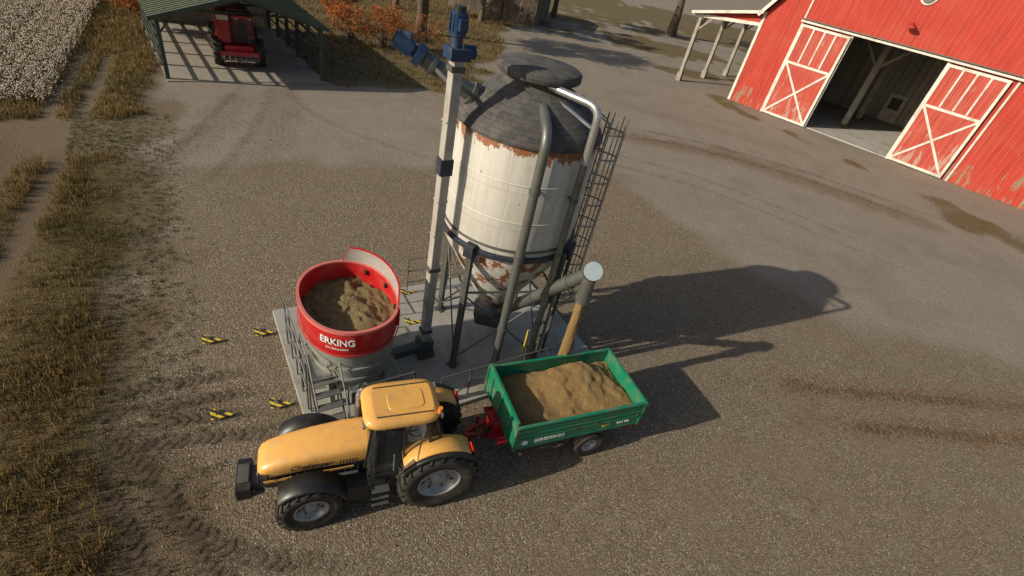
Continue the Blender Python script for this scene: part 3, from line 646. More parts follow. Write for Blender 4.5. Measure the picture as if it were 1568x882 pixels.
# ------------------------------------------------------------------ wheels
def wheel(name,parent,loc,r,w,rr,lug=20,dish=.1,side=1,lh=.045):
    mb=MB(); h=w/2
    mb.lathe([(rr,-h*.78),(rr+(r-rr)*.5,-h*1.0),(r*.93,-h*.94),(r-.035,-h*.62),(r-.02,0),(r-.035,h*.62),(r*.93,h*.94),(rr+(r-rr)*.5,h),(rr,h*.78)],'tyre',48,axis='y',caps=False)
    for k in range(lug):
        for sd in(-1,1):
            a=2*math.pi*(k+(.5 if sd>0 else 0))/lug
            pts=[]
            for yy,off in((0.02*sd,.0),(h*.55*sd,.13),(h*.97*sd,.24)):
                for da in(-.035,.035):
                    for lv in(0,1):
                        R0=(r-.04 if abs(yy)<h*.8 else r*.915)+(lh if lv else 0)
                        q=a+(off+da)*(.85/r) ; pts.append((R0*math.sin(q),yy,R0*math.cos(q)))
            fs=[]
            for i in range(2):
                b=i*4; fs+=[(b,b+4,b+5,b+1),(b+1,b+5,b+7,b+3),(b+3,b+7,b+6,b+2)]
            fs+=[(0,1,3,2),(8,10,11,9)]
            mb.add(pts,fs,'tyre')
    y=side
    mb.lathe([(rr+.015,h*.80*y),(rr-.02,h*.84*y),(rr-.05,h*.70*y),(rr-.09,(h*.25)*y),(rr*.62,(h*.22)*y),(rr*.5,(h*.10+dish*.3)*y),(rr*.34,(h*.12+dish)*y),(rr*.3,(h*.3+dish)*y),(.001,(h*.3+dish)*y)],'rim',40,axis='y',caps=False)
    mb.lathe([(rr+.01,-h*.75*y),(rr-.06,-h*.6*y),(rr*.5,-h*.2*y),(.001,-h*.2*y)],'rim',32,axis='y',caps=False)
    for k in range(8):
        a=2*math.pi*k/8; mb.cyl((rr*.45*math.sin(a),(h*.1+dish*.3)*y,rr*.45*math.cos(a)),(rr*.45*math.sin(a),(h*.2+dish*.5)*y,rr*.45*math.cos(a)),.022,'dsteel',8)
        q=a+.3; mb.beam((rr*.66*math.sin(q),h*.26*y,rr*.66*math.cos(q)),(rr*.84*math.sin(q),h*.29*y,rr*.84*math.cos(q)),.05,.03,'dsteel')
    return mb.obj(name,parent,loc)
# ------------------------------------------------------------------ tractor
TA=math.atan2(-1.35,-2.68); tr=empty('farm_tractor',(-1.16,8.14,0),TA)
wheel('rear_wheel_l',tr,(0,.90,1.02),1.02,.68,.54,22,lh=.06); wheel('rear_wheel_r',tr,(0,-.90,1.02),1.02,.68,.54,22,side=-1,lh=.06)
for s,nm in((1,'l'),(-1,'r')):
    o=wheel('front_wheel_'+nm,tr,(3.0,.88*s,.75),.75,.55,.38,20,side=s,lh=.05); o.rotation_euler=(0,0,R(4))
def hsec(x,hw,z0,z1,e=3.6,n=40):
    zc=(z0+z1)/2; return [(x,q[0],q[1]) for q in [(hw*math.copysign(abs(math.cos(a))**(2/e),math.cos(a)),zc+(z1-z0)/2*math.copysign(abs(math.sin(a))**(2/e),math.sin(a))) for a in [2*math.pi*k/n for k in range(n)]]]
mb=MB(); mb.loft([hsec(1.62,.49,1.38,2.10),hsec(2.2,.50,1.37,2.08),hsec(2.9,.48,1.36,2.00),hsec(3.5,.46,1.30,1.88),hsec(3.85,.44,1.26,1.76),hsec(4.02,.40,1.26,1.66),hsec(4.08,.30,1.30,1.56)],'yellow')
mb.obj('hood',tr)
mb=MB(); mb.loft([hsec(1.5,.43,.75,1.42,6),hsec(3.0,.43,.80,1.42,6),hsec(3.9,.40,.85,1.32,6),hsec(4.05,.34,.9,1.28,6)],'black')
for s in(-1,1):
    mb.box((3.93,.34*s,1.44),(.22,.2,.17),'black',(0,0,R(-28)*s)); mb.box((4.02,.29*s,1.45),(.10,.16,.09),'silver',(0,0,R(-28)*s))
    for k in range(14): mb.box((1.75+k*.15,.435*s,1.22),(.03,.03,.24),'dsteel')
    mb.cyl((1.9,.45*s,1.05),(2.5,.45*s,1.05),.07,'dsteel',10); mb.cyl((2.7,.42*s,1.0),(3.0,.42*s,1.0),.10,'silver',12)
mb.box((4.09,0,1.12),(.04,.52,.36),'black')
for k in range(5): mb.box((4.115,0,.99+k*.065),(.012,.5,.02),'dsteel')
for k in range(6): mb.box((1.95+k*.07,.497,1.62),(.03,.012,.16),'letd')
mb.obj('engine_and_grille',tr,bevel=.012)
mb=MB()
for s in(-1,1): mb.poly([(2.0,.49*s,1.36),(3.95,.44*s,1.20),(3.98,.435*s,1.27),(2.0,.50*s,1.43)],(0,.014*s,0),'yellow')
mb.obj('side_swoosh',tr)
text('Challenger',.21,'letd','hood_lettering',tr,(2.95,.50,1.66),(R(88),0,R(180)),shear=.35,bold=.001)
mb=MB(); mb.box((1.6,0,.80),(4.2,.5,.45),'black'); mb.box((3.0,0,.72),(.28,1.3,.2),'dsteel'); mb.cyl((0,-.8,1.0),(0,.8,1.0),.17,'dsteel'); mb.box((0.1,0,1.0),(.9,.6,.7),'black')
mb.box((1.75,.70,.80),(.95,.40,.55),'black'); mb.box((1.75,-.70,.80),(.95,.40,.55),'black')
for k in range(3): mb.box((1.42,.98,.42+k*.28),(.42,.22,.035),'dsteel')
mb.beam((1.2,1.0,.4),(1.2,.88,1.1),.03,.05,'black'); mb.beam((1.64,1.0,.4),(1.64,.88,1.1),.03,.05,'black')
mb.box((4.15,0,.82),(.25,.5,.36),'dsteel'); mb.box((4.42,0,.86),(.32,.86,.40),'black'); mb.box((4.42,0,1.08),(.24,.5,.07),'dsteel'); mb.beam((4.0,.3,.7),(4.4,.36,.66),.07,.1,'dsteel'); mb.beam((4.0,-.3,.7),(4.4,-.36,.66),.07,.1,'dsteel')
for k in range(9): mb.box((4.59,-.38+k*.095,.86),(.03,.055,.36),'dsteel')
mb.beam((-.4,.35,.7),(-1.15,.42,.55),.07,.09,'dsteel'); mb.beam((-.4,-.35,.7),(-1.15,-.42,.55),.07,.09,'dsteel'); mb.beam((-.4,0,1.25),(-1.0,0,.95),.06,.06,'dsteel'); mb.box((-.75,0,.55),(.5,.2,.12),'dsteel')
mb.obj('chassis',tr,bevel=.02)
# cab
mb=MB(); ZC=2.74
B=[(1.74,.50),(1.55,.74),(.15,.78),(-.22,.62)]; T=[(1.58,.44),(1.50,.56),(.30,.58),(.10,.52)]
for s in(-1,1):
    for (a,b),(c,d) in zip(B,T): mb.beam((a,b*s,1.25),(c,d*s,ZC),.07,.07,'black')
    mb.beam((.85,.77*s,1.25),(.87,.58*s,ZC),.05,.05,'black')
    mb.beam((1.60,.76*s,1.22),(.1,.80*s,1.22),.08,.12,'black'); mb.box((.85,.73*s,.95),(1.3,.10,.50),'black')
    mb.beam((1.45,.60*s,2.58),(1.70,1.12*s,2.50),.03,.03,'black'); mb.box((1.71,1.14*s,2.24),(.05,.22,.40),'black',(0,0,R(12)*s))
    mb.beam((1.1,.79*s,1.35),(1.1,.75*s,1.95),.03,.03,'silver')
mb.beam((1.70,-.55,1.5),(1.70,.55,1.5),.05,.1,'black'); mb.beam((-.22,-.62,1.4),(-.22,.62,1.4),.06,.3,'black')
mb.box((.75,0,1.18),(1.9,1.44,.10),'black')
mb.box((.45,0,1.55),(.5,.5,.14),'seat'); mb.box((.18,0,1.9),(.14,.48,.62),'seat',(0,R(-10),0)); mb.box((.45,0,1.36),(.3,.3,.3),'dsteel'); mb.box((1.45,0,1.55),(.3,.6,.55),'black'); mb.box((.55,-.42,1.65),(.7,.2,.16),'seat')
mb.beam((1.40,0,1.8),(1.12,0,1.98),.05,.05,'black'); mb.path([(1.1+.06*math.cos(q),.19*math.sin(q),2.0+.17*math.cos(q)) for q in np.linspace(0,2*math.pi,17)],.016,'black',6)
mb.obj('cab_frame',tr,bevel=.012)
mb=MB(); z0,z1=1.28,ZC
for s in(-1,1):
    for i in range(3):
        a,b=B[i],B[i+1]; c,d=T[i],T[i+1]; mb.add([(a[0],a[1]*s,z0),(b[0],b[1]*s,z0),(d[0],d[1]*s,z1),(c[0],c[1]*s,z1)],[(0,1,2,3)],'glass')
mb.add([(1.75,-.48,1.5),(1.75,.48,1.5),(1.59,.42,z1),(1.59,-.42,z1)],[(0,1,2,3)],'glass'); mb.add([(-.23,-.6,1.5),(-.23,.6,1.5),(.09,.50,z1),(.09,-.50,z1)],[(0,1,2,3)],'glass'); mb.obj('cab_glass_panes',tr)
mb=MB()
def rsec(z,x0,x1,hy,e=5,n=40):
    xc=(x0+x1)/2; hx=(x1-x0)/2; return supring(hx,hy,xc,0,z,e,n)
mb.loft([rsec(2.72,.06,1.64,.60),rsec(2.79,.02,1.74,.64)],'black'); mb.loft([rsec(2.795,.01,1.76,.65),rsec(2.88,-.01,1.79,.67),rsec(2.96,.03,1.72,.62),rsec(2.995,.15,1.54,.52)],'yellow')
mb.loft([rsec(2.98,.35,1.22,.32),rsec(3.01,.37,1.20,.30)],'yellow')
for s in(-1,1):
    for x in(-.01,1.78): mb.box((x,.44*s,2.82),(.06,.20,.09),'silver')
    mb.beam((.2,.455*s,3.003),(1.5,.44*s,3.0),.03,.02,'letd')
mb.cyl((.05,.50,2.96),(.05,.50,3.12),.055,mat('beacon_orange',(.8,.25,.02),.3,0,.05),12); mb.obj('cab_roof',tr)
mb=MB(); mb.cyl((1.80,-.60,1.2),(1.80,-.60,2.65),.07,'silver',14); mb.cyl((1.80,-.60,1.6),(1.80,-.60,2.25),.10,'dsteel',14); mb.path([(1.80,-.60,2.65),(1.78,-.60,2.75),(1.70,-.60,2.85)],.06,'silver',12); mb.obj('exhaust',tr)
def fender(mb,cx,cz,r,y0,y1,a0,a1,m,lip=.1,n=18):
    rows=[]
    for i in range(n+1):
        a=a0+(a1-a0)*i/n; c,s=math.cos(a),math.sin(a)
        rows.append([(cx+r*c,y0,cz+r*s),(cx+r*c,y1*.92+y0*.08,cz+r*s),(cx+(r-.04)*c,y1,cz+(r-.04)*s),(cx+(r-lip)*c,y1,cz+(r-lip)*s),(cx+(r-lip)*c,y1-.02*(1 if y1>y0 else -1),cz+(r-lip)*s),(cx+(r-.05)*c,y0,cz+(r-.05)*s)])
    mb.loft(rows,m,True,True)
mb=MB()
for s in(-1,1):
    fender(mb,0.0,1.0,1.13,.54*s,1.04*s,R(38),R(132),'yellow',.12); fender(mb,0.0,1.0,1.125,1.045*s,1.16*s,R(30),R(140),'black',.10)
    mb.poly([(-.95,.54*s,1.1),(.95,.54*s,1.2),(.75,.54*s,1.85),(.2,.54*s,2.1),(-.5,.54*s,2.0)],(0,.02*s,0),'black')
    mb.box((-.82,.85*s,1.84),(.06,.25,.12),mat('tail_light_red_%d'%s,(.5,.02,.01),.3,0,.05),(0,R(40),0))
mb.obj('rear_fenders',tr)
mb=MB()
for s in(-1,1):
    fender(mb,3.0,.74,.87,.60*s,1.12*s,R(40),R(160),'black',.07); mb.beam((3.0,.55*s,1.0),(3.0,.75*s,1.58),.05,.05,'black')
mb.obj('front_fenders',tr)
# ------------------------------------------------------------------ trailer
TL=R(29); tl=empty('tipping_trailer',(2.27,10.46,0),TL)
LX,LY,Z0,Z1=2.08,1.14,1.12,2.02
mb=MB(); th=.05
for s in(-1,1):
    for k in range(2):
        z=Z0+.23+k*.45; mb.box((0,s*(LY-.025),z),(2*LX-.1,th,.44),'green')
        for q in((-.10,.10) if k else (-.17,.17)): mb.box((0,s*(LY+.008),z+q),(2*LX-.2,.02,.04),'green')
    mb.box((0,s*(LY-.02),Z1+.0),(2*LX,.09,.07),'green')
    for x in(-LX+.02,LX-.02): mb.box((x,s*(LY-.01),(Z0+Z1)/2),(.10,.11,Z1-Z0+.06),'greend')
    for x in(-.2,.5,1.9): mb.box((x,s*(LY+.028),Z0+.455),(.08,.03,.07),'dsteel')
for s in(-1,1):
    hh=.14 if s<0 else 0
    mb.box((s*(LX-.025),0,(Z0+Z1+hh)/2),(th,2*LY-.12,Z1-Z0+hh),'green'); mb.box((s*(LX-.02),0,Z1+hh),(.09,2*LY-.1,.07),'green')
    for y in(-.7,0,.7): mb.box((s*(LX+.02),y,(Z0+Z1)/2),(.05,.07,Z1-Z0),'green')
mb.box((0,0,Z0-.02),(2*LX,2*LY,.06),'greend')
mb.obj('tipping_body',tl,bevel=.012)
mb=MB(); nX,nY=70,40; vs=[];fs=[]
for i in range(nX):
    for j in range(nY):
        x=-LX+.06+(2*LX-.12)*i/(nX-1); y=-LY+.06+(2*LY-.12)*j/(nY-1)
        ex=min(1,(LX-abs(x))/.5)*min(1,(LY-abs(y))/.45)
        dd=math.hypot(x-.45,y-.85); pk=max(0,1-dd/1.4)
        vs.append((x,y,Z0+.42+.12*ex+.45*pk*min(1,(LY-abs(y))/.25)+.12*mn.noise(Vector((x*1.5,y*1.5,7)))+.05*mn.noise(Vector((x*5,y*5,2)))+.02*mn.noise(Vector((x*16,y*16,2)))))
for i in range(nX-1):
    for j in range(nY-1): a=i*nY+j; fs.append((a,a+nY,a+nY+1,a+1))
mb.add(vs,fs,'grain',True); mb.obj('load',tl)
mb=MB()
for s in(-1,1): mb.box((0,s*.42,Z0-.16),(3.9,.10,.20),'redd'); mb.box((0,s*.42,.72),(3.6,.10,.14),'redd')
for x in(-1.6,-.6,.5,1.6): mb.box((x,0,Z0-.12),(.08,2.1,.12),'redd')
mb.beam((-1.7,.42,.72),(-3.05,.04,.62),.12,.14,'redd'); mb.beam((-1.7,-.42,.72),(-3.05,-.04,.62),.12,.14,'redd'); mb.box((-3.15,0,.62),(.4,.14,.10),'dsteel')
mb.box((-2.15,0,.95),(.35,.5,.45),'redd'); mb.box((-2.0,0,.78),(.5,1.3,.10),'redd'); mb.cyl((-2.55,.28,.1),(-2.55,.28,.95),.04,'redd',10); mb.cyl((-2.5,-.1,.75),(-2.2,-.1,1.3),.05,'redd',10)
mb.cyl((.56,-.95,.5),(.56,.95,.5),.06,'dsteel'); mb.box((.56,0,.58),(.3,1.0,.15),'redd'); mb.box((2.02,0,.78),(.08,2.0,.12),'redd')
for s in(-1,1): mb.box((2.06,.85*s,.80),(.05,.3,.12),'red'); mb.box((2.3,1.05*s,.9),(.30,.05,.05),'redd')
mb.obj('chassis_and_drawbar',tl,bevel=.01)
mb=MB()
for s in(-1,1):
    fender(mb,.56,.5,.60,.80*s,1.14*s,R(20),R(160),'black',.05)
mb.obj('mudguards',tl)
wheel('wheel_r',tl,(.56,-1.02,.51),.51,.36,.25,30,side=-1,lh=.012,dish=.04); wheel('wheel_l',tl,(.56,1.02,.51),.51,.36,.25,30,lh=.012,dish=.04)
text('BERGMANN',.17,'whites','side_lettering',tl,(-1.0,-LY-.010,1.35),(R(90),0,0),shear=.1,bold=.004)
text('TSM 190',.12,'whites','side_lettering_small',tl,(1.45,-LY-.010,1.35),(R(90),0,0),bold=.003)
mb=MB(); mb.cyl((-1.74,-LY-.002,1.35),(-1.74,-LY-.014,1.35),.09,'whites',20); mb.box((.85,-LY-.012,1.37),(.22,.012,.10),'ypost'); mb.obj('badges',tl)
mb=MB()
for k in range(3):
    mb.path(bendpath([(-.15+.1*k,8.6,1.15),(.12+.06*k,8.9,.85-.05*k),(.35,9.35+.05*k,1.0)],.3),.018,'black',6)
mb.obj('hydraulic_hoses')
# ------------------------------------------------------------------ open shed
shed=empty('open_shed',(SF[0],SF[1],0),SA)
W,D,EH,PH=SWID,SDEP,3.65,5.15
mb=MB()
for x in(0,W):
    for k in range(6): mb.box((x,k*D/5,EH/2),(.24,.24,EH),'shedg')
    mb.beam((x,-.3,EH),(x,D+.2,EH),.22,.26,'shedg')
for k in range(6):
    y=k*D/5; mb.beam((0,y,EH+.05),(W/2,y,PH-.05),.14,.22,'shedg'); mb.beam((W,y,EH+.05),(W/2,y,PH-.05),.14,.22,'shedg')
    if k: mb.beam((0,y,EH-.05),(W,y,EH-.05),.10,.14,'shedg')
    for x,s in((0,1),(W,-1)): mb.beam((x,y,EH-.9),(x+.9*s,y,EH+.2),.1,.1,'shedg')
mb.obj('frame',shed,bevel=.01)
mb=MB()
for x in(0.0,W):
    for z in(.9,1.5,2.1,2.7,3.3): mb.box((x+(.15 if x else -.15),D/2,z),(.05,D,.14),'shedg')
for k in range(40): mb.box((.13+W*k/40,D+.15,1.85),(.22,.05,3.7),'gwood')
mb.obj('side_rails_and_back_wall',shed)
mb=MB()
for s in(0,1):
    e=Vector((-.45 if s==0 else W+.45,0,EH-.45*(PH-EH)/(W/2)+.18)); r=Vector((W/2,0,PH+.18))
    a=[e+Vector((0,-.55,0)),r+Vector((0,-.55,0)),r+Vector((0,D+.5,0)),e+Vector((0,D+.5,0))]; mb.poly(a,(0,0,.07),'roofg')
    for k in range(32):
        y=-.5+k*.5; mb.beam(e+Vector((0,y,.09)),r+Vector((0,y,.09)),.06,.05,'roofg')
    mb.beam(e+Vector((0,-.58,0)),r+Vector((0,-.58,0)),.05,.26,'shedg')
mb.beam((W/2,-.58,PH+.27),(W/2,D+.5,PH+.27),.35,.05,'roofg'); mb.obj('roof',shed)
mb=MB(); mb.box((W/2,D/2-.2,.03),(W+.2,D+.6,.06),mat('shed_floor_dirt',(.32,.29,.24),.95,0,.3,1.2,da=.5)); mb.obj('floor',shed)
# ------------------------------------------------------------------ red harvester
hp=SF+SW*(SWID*.50)+SB*3.0; hv=empty('red_harvester',(hp[0],hp[1],.06),SA-R(6))
mb=MB(); mb.box((0,3.2,2.2),(2.5,4.6,1.9),'red',taper=.95); mb.box((-.85,1.0,2.6),(.8,2.2,2.0),'red',taper=.92); mb.box((0,5.4,1.8),(2.4,.6,1.6),'red'); mb.box((-.85,-.12,3.25),(.75,.08,.35),'silver'); mb.box((-.2,2.2,3.4),(1.7,2.4,.5),'red',taper=.9)
mb.box((0,-.5,.85),(2.5,.8,.55),'red',(R(-14),0,0)); mb.box((0,-.2,1.3),(1.9,.5,.4),'red')
for k in range(7): mb.box((-1.05+k*.35,-.95,.7),(.07,.3,.5),'dsteel',(R(-25),0,0))
mb.cyl((-1.2,-.9,.75),(1.2,-.9,.75),.14,'dsteel'); mb.box((.95,.9,1.6),(.5,1.2,.9),'red'); mb.beam((-1.0,-.3,1.0),(-1.0,.9,1.7),.18,.2,'red'); mb.beam((1.0,-.3,1.0),(1.0,.9,1.7),.18,.2,'red')
mb.obj('body_and_header',hv,bevel=.06)
mb=MB(); mb.box((.42,.55,2.5),(1.25,1.3,1.5),'glass',taper=1.06); mb.box((.42,.6,1.75),(1.3,1.4,.12),'black'); mb.box((.42,.55,3.36),(1.42,1.55,.20),'red'); mb.box((.42,.8,2.3),(.5,.4,.9),'black')
for x in(-.22,1.06):
    for y in(-.12,1.2): mb.beam((x,y,1.8),(x*1.02,y,3.3),.08,.08,'black')
for x in(-1.45,1.45): mb.beam((x*.7,.0,3.0),(x,-.25,2.9),.04,.04,'black'); mb.box((x,-.27,2.65),(.22,.06,.45),'black')
mb.box((-.0,-.25,3.28),(.25,.1,.1),'silver'); mb.box((.85,-.25,3.28),(.25,.1,.1),'silver')
mb.obj('cab',hv,bevel=.02)
for x in(-1.35,1.35):
    for y in(.3,4.4):
        o=wheel('wheel',hv,(x,y,.95),.95,.65,.5,20,side=(1 if x<0 else -1)); o.rotation_euler=(0,0,R(90))
# ------------------------------------------------------------------ red barn
ba=math.atan2(BW[1],BW[0]); barn=empty('red_barn',(BC[0],BC[1],0),ba)
DH=9.55
mb=MB(); prof=[(0,9.6),(3.6,14.6),(13.7,18.2),(23.8,14.6),(27.4,9.6)]
def zt(x): return float(np.interp(x,[p[0] for p in prof],[p[1] for p in prof]))
mb.poly([(0,0,0),(9.2,0,0),(9.2,0,zt(9.2)),(3.6,0,14.6),(0,0,9.6)],(0,.2,0),'barn')
mb.poly([(9.2,0,DH),(18.2,0,DH),(18.2,0,zt(18.2)),(13.7,0,18.2),(9.2,0,zt(9.2))],(0,.2,0),'barn')
mb.poly([(18.2,0,0),(27.4,0,0),(27.4,0,9.6),(23.8,0,14.6),(18.2,0,zt(18.2))],(0,.2,0),'barn')
mb.poly([(27.4,0,0),(36,0,0),(36,0,6.4),(27.4,0,9.2)],(0,.2,0),'barn')
mb.poly([(-7.6,0,7.55),(0,0,8.35),(0,0,9.5),(-7.6,0,7.85)],(0,.2,0),'barn')
mb.obj('front_wall',barn)
mb=MB(); h_=BD/2; mb.box((.1,h_,4.8),(.2,BD-.4,9.6),'barns'); mb.box((36,h_,3.2),(.2,BD-.4,6.4),'barns'); mb.obj('side_walls',barn)
mb=MB(); mb.poly([(0.2,BD,0),(36,BD,0),(36,BD,6.4),(27.4,BD,9.2),(23.8,BD,14.5),(13.7,BD,18.1),(3.6,BD,14.5),(.2,BD,9.5)],(0,.2,0),'barnin')
mb.poly([(.22,.3,0),(.22,BD,0),(.22,BD,9.5),(.22,.3,9.5)],(.05,0,0),'barninx')
mb.box((27.2,h_,4.7),(.15,BD-.6,9.4),'barninx')
for x in np.arange(1,27,3.2): mb.box((x,BD-.1,4.5),(.25,.16,9),'gwood')
mb.box((13.6,BD-.2,1.8),(2.2,.15,3.6),'white'); mb.box((13.6,BD-.3,2.4),(1.3,.12,1.4),'black'); mb.obj('inner_walls',barn)
mb=MB()
for x in(4.6,11.6,18.6,24):
    for y in(7.5,14.5):
        mb.box((x,y,4.7),(.6,.6,9.4),'gwood'); mb.box((x,y,.25),(1.1,1.1,.5),'wood'); mb.beam((x,y,6.8),(x+2.4,y,9.4),.3,.3,'gwood'); mb.beam((x,y,6.8),(x-2.4,y,9.4),.3,.3,'gwood')
for y in(7.5,14.5): mb.box((13.7,y,9.6),(27,.4,.5),'gwood')
mb.obj('interior_posts',barn)
mb=MB(); mb.box((13.7,h_+.2,.05),(27,BD,.1),mat('barn_floor_concrete',(.42,.41,.38),.85,0,.2,.5,da=.6,ds=.5)); mb.obj('floor',barn)
mb=MB()
pr=[(-.5,9.1),(3.3,14.8),(13.7,18.5),(24.1,14.8),(27.9,9.1)]
for a,b in zip(pr[:-1],pr[1:]): mb.poly([(a[0],-.7,a[1]+.1),(b[0],-.7,b[1]+.1),(b[0],BD+.7,b[1]+.1),(a[0],BD+.7,a[1]+.1)],(0,0,.14),'roofd')
mb.poly([(-8.2,-.7,7.75),(0,-.7,9.6),(0,BD+.7,9.6),(-8.2,BD+.7,7.75)],(0,0,.12),'roofd'); mb.poly([(27.5,-.7,9.25),(36.6,-.7,6.3),(36.6,BD+.7,6.3),(27.5,BD+.7,9.25)],(0,0,.12),'roofd')
mb.obj('roof',barn)
mb=MB()
mb.box((.0,-.06,4.8),(.30,.1,9.6),'white'); mb.box((4.15,-.05,7),(.16,.08,14),'white'); mb.box((23.6,-.05,7),(.16,.08,14),'white'); mb.box((35.9,-.06,3.2),(.34,.1,6.4),'white')
mb.beam((4.0,-.30,DH+.12),(24.0,-.30,DH+.12),.16,.18,'white'); mb.beam((4.0,-.1,DH+.34),(24.0,-.1,DH+.34),.3,.10,'dsteel')
mb.beam((0,-.06,8.3),(-7.7,-.06,7.5),.14,.34,'white'); mb.beam((0,-.75,9.55),(-8.2,-.75,7.7),.12,.30,'white'); mb.beam((27.5,-.75,9.2),(36.6,-.75,6.25),.12,.3,'white')
mb.beam((-7.9,-.7,7.65),(-7.9,BD+.6,7.65),.2,.34,'white')
mb.box((9.32,-.06,4.75),(.24,.12,9.5),'white'); mb.box((18.08,-.06,4.75),(.24,.12,9.5),'white')
for a,b in zip(pr[:-1],pr[1:]): mb.beam((a[0],-.76,a[1]+.05),(b[0],-.76,b[1]+.05),.1,.35,'white')
mb.lathe([(.55,-.12),(.55,.0)],'dsteel',24,c=(13.7,-.08,14.0),axis='y'); mb.lathe([(.7,-.08),(.7,0)],'white',24,c=(13.7,-.04,14.0),axis='y')
mb.obj('white_trim',barn)
mb=MB(); mb.beam((13.7,0,11.6),(13.7,-.9,11.9),.07,.07,'dsteel'); mb.lathe([(.12,.3),(.15,.18),(.5,0)],'redd',20,c=(13.7,-.95,11.6)); mb.obj('wall_lamp',barn)
mb=MB()
for y in(0.1,BD*.33,BD*.66,BD):
    mb.box((-7.2,y,3.75),(.40,.40,7.5),'gwood'); mb.box((-7.2,y,.5),(.6,.6,1.0),'gwood'); mb.beam((-7.2,y,5.9),(-5.6,y,7.6),.2,.2,'gwood'); mb.beam((-7.2,y,5.9),(-7.2,y+1.6,7.5),.2,.2,'gwood')
mb.obj('porch_posts',barn)
def bdoor(x0):
    mb=MB(); w,h=5.0,9.3; y=-.30; z0=.12
    mb.box((x0+w/2,y,z0+h/2),(w,.10,h),'door'); f=.24; yy=y-.08
    for x in(x0+f/2,x0+w-f/2): mb.box((x,yy,z0+h/2),(f,.07,h),'white')
    zm=z0+h*.60
    for z in(z0+f/2,zm,z0+h-f/2): mb.box((x0+w/2,yy+.001,z),(w-2*f,.068,f),'white')
    for k in(1,2,3): mb.box((x0+f+(w-2*f)*k/4,yy+.002,(zm+z0+h)/2),(.16,.066,h*.4-1.5*f),'white')
    mb.beam((x0+f,yy+.004,z0+f),(x0+w-f,yy+.004,zm-f/2),.06,.20,'white',up=(0,0,1)); mb.beam((x0+f,yy+.007,zm-f/2),(x0+w-f,yy+.007,z0+f),.06,.20,'white')
    mb.obj('sliding_door',barn)
bdoor(4.3); bdoor(18.1)
# ------------------------------------------------------------------ background wooden barn, tower
bb=empty('old_wooden_barn',(-20,86,0),R(-6))
mb=MB(); mb.poly([(0,0,0),(14,0,0),(14,0,5),(7,0,8),(0,0,5)],(0,.2,0),'brownw'); mb.box((0,6,2.5),(.2,12,5),'brownw'); mb.box((14,6,2.5),(.2,12,5),'brownw'); mb.box((7,12,2.5),(14,.2,5),'brownw')
mb.obj('walls',bb); mb=MB(); mb.poly([(-.6,-.5,4.8),(7,-.5,8.15),(7,12.5,8.15),(-.6,12.5,4.8)],(0,0,.15),'roofd'); mb.poly([(14.6,-.5,4.8),(7,-.5,8.15),(7,12.5,8.15),(14.6,12.5,4.8)],(0,0,.15),'roofd'); mb.obj('roof',bb)
mb=MB(); mb.box((7,-.08,1.7),(3.6,.08,3.4),'wood'); mb.beam((5.3,-.15,.1),(8.7,-.15,3.3),.1,.2,'brownw'); mb.obj('door',bb)
mb=MB(); q=[(-1.1,-1.1),(1.1,-1.1),(1.1,1.1),(-1.1,1.1)]
for i in range(4):
    a,b=q[i],q[(i+1)%4]; mb.beam((*a,0),(a[0]*.35,a[1]*.35,10),.16,.16,'wood')
    for z in range(5):
        k0=1-.65*z/5;k1=1-.65*(z+1)/5; mb.beam((a[0]*k0,a[1]*k0,z*2),(b[0]*k1,b[1]*k1,z*2+2),.09,.09,'wood'); mb.beam((b[0]*k0,b[1]*k0,z*2),(a[0]*k1,a[1]*k1,z*2+2),.09,.09,'wood')
mb.box((0,0,10.6),(1.4,1.4,1.2),'wood'); mb.obj('wooden_tower',None,(-9.5,87,0))
# ------------------------------------------------------------------ trees
def tree(name,loc,H,r,z0,cr,nleaf,cols,lsize,seed,nlimb=9,trunks=1,bare=.0):
    rd=random.Random(seed); par=empty(name,loc); mb=MB(); tips=[]
    for tk in range(trunks):
        ox,oy=(rd.uniform(-.7,.7),rd.uniform(-.3,.3)) if tk else (0,0); lx=rd.uniform(-.06,.06)*H; ly=rd.uniform(-.05,.05)*H
        tp=lambda k:Vector((ox+lx*k*k+.1*math.sin(k*6),oy+ly*k*k,H*.85*k))
        mb.path([tp(k/9) for k in range(10)],[r*(1.25 if k==0 else 1)*(1-.85*k/9) for k in range(10)],'bark',12)
        for i in range(nlimb):
            k=max(z0/H/.85,.12)+(1-z0/H/.85)*rd.random()*.9; k=min(k,.98); p=tp(k); a=rd.uniform(0,6.28); L=cr*rd.uniform(.55,1.0)*(1.15-k*.5)
            e=p+Vector((math.cos(a)*L,math.sin(a)*L,L*rd.uniform(.25,.8))); m=p.lerp(e,.5)+Vector((rd.gauss(0,.1),rd.gauss(0,.1),.08*L))
            rr=r*(1-.85*k)*.5; mb.path([p,m,e],[rr,rr*.6,rr*.15],'bark',7)
            for j in range(5):
                f=rd.uniform(.3,1); b=p.lerp(m,f*2) if f<.5 else m.lerp(e,f*2-1); aa=a+rd.uniform(-1.3,1.3); l2=L*rd.uniform(.25,.5)
                e2=b+Vector((math.cos(aa)*l2,math.sin(aa)*l2,l2*rd.uniform(.1,.9))); mb.path([b,e2],[rr*.35,rr*.06],'bark',5); tips+=[e2,b.lerp(e2,.6)]
            tips.append(e)
    mb.obj('trunk_and_limbs',par)
    tips=np.array([tuple(t) for t in tips]); k=rng.integers(0,len(tips),nleaf)
    keep=rng.uniform(0,1,len(tips))>bare
    k=k[keep[k]]; c=tips[k]+rng.normal(0,cr*.10,(len(k),3))*np.array([1,1,.7])
    cc=np.array(cols)[rng.integers(0,len(cols),len(k))]*(.75+.5*rng.uniform(0,1,len(tips))[k])[:,None]
    o=quads('leaves',c,np.full(len(c),lsize),cc,LEAF); o.parent=par
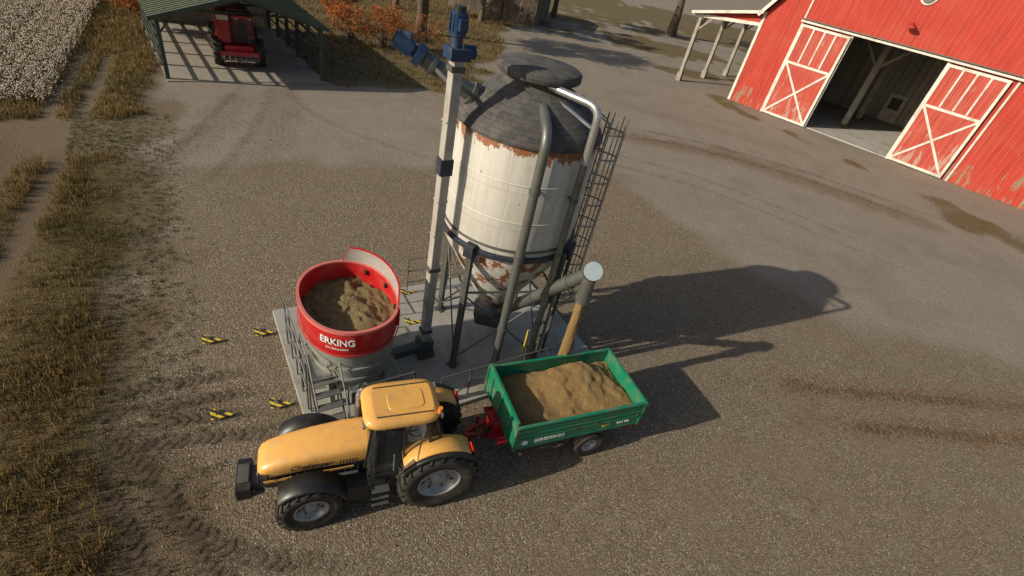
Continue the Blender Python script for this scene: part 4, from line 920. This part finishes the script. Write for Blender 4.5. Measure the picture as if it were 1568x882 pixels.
OR=[(.42,.13,.035),(.50,.21,.05),(.33,.09,.03),(.22,.07,.025)]; BR=[(.22,.13,.05),(.30,.18,.06),(.15,.10,.04),(.12,.12,.04)]
tree('autumn_tree',(-17.2,62,0),15,.55,6.5,6,8000,BR,.42,3,12,2)
tree('autumn_tree',(19.0,113,0),17,1.0,8,7,4500,BR,.40,4,10,1)
tree('autumn_tree',(-24,74,0),14,.4,6,5.5,6000,BR,.42,6,10,1)
tree('autumn_tree',(-13,78,0),14,.4,6.5,5.5,6000,BR,.42,18,10,1)
tree('autumn_tree',(-4,100,0),15,.5,7,6.5,5500,BR,.42,8,10,1)
tree('orange_shrub_tree',(-20.5,50.5,0),3.4,.09,.4,2.0,3400,OR,.14,11,13,3,.3)
tree('orange_shrub_tree',(-17.6,51.5,0),3.6,.09,.4,2.1,3800,OR,.14,15,13,3,.25)
tree('orange_shrub_tree',(-15.2,54.5,0),3.4,.08,.4,1.7,2000,OR,.13,16,11,2,.4)
tree('orange_shrub_tree',(-23.5,55,0),4.5,.12,.5,2.4,5000,OR,.17,12,12,2)
tree('orange_shrub_tree',(-37.0,43.5,0),4.5,.12,.5,2.2,4500,OR,.16,13,12,2)
tree('orange_shrub_tree',(-33.2,40.0,0),3.8,.11,.4,1.8,3600,OR,.15,17,12,2)
tree('orange_shrub_tree',(-41,49,0),5,.12,.5,2.4,4500,OR,.16,14,12,2)
# ------------------------------------------------------------------ camera, light, world
ro,pt=R(13.3),R(35.8); cr_,sr=math.cos(ro),math.sin(ro); ct,s1=math.cos(pt),math.sin(pt)
X=Vector((cr_,sr*s1,sr*ct)); Y=Vector((-sr,cr_*s1,cr_*ct)); Z=Vector((0,-ct,s1))
cam=bpy.data.cameras.new('camera'); co_=bpy.data.objects.new('camera',cam); sc.collection.objects.link(co_)
mt=Matrix((X,Y,Z)).transposed().to_4x4(); mt.translation=Vector((0,0,12.5)); co_.matrix_world=mt
cam.sensor_width=36; cam.lens=764/1568*36; cam.clip_end=3000; sc.camera=co_
az,elv=R(32),R(26)
L=Vector((math.cos(az)*math.cos(elv),math.sin(az)*math.cos(elv),-math.sin(elv)))
sun=bpy.data.lights.new('sun','SUN'); sun.energy=5.0; sun.angle=R(.6); sun.color=(1,.88,.71); so_=bpy.data.objects.new('sun',sun); sc.collection.objects.link(so_); so_.rotation_euler=L.to_track_quat('-Z','Y').to_euler()
w=bpy.data.worlds.new('World'); sc.world=w; w.use_nodes=True; nt=w.node_tree; sk=nt.nodes.new('ShaderNodeTexSky'); sk.sky_type='NISHITA'; sk.sun_disc=False; sk.sun_elevation=elv; sk.sun_rotation=math.atan2(-L.x,-L.y); sk.air_density=1.1; sk.dust_density=2.5
bg=nt.nodes['Background']; bg.inputs[1].default_value=.088; nt.links.new(sk.outputs[0],bg.inputs[0])
sc.view_settings.view_transform='Standard'; sc.view_settings.look='None'; sc.view_settings.exposure=0
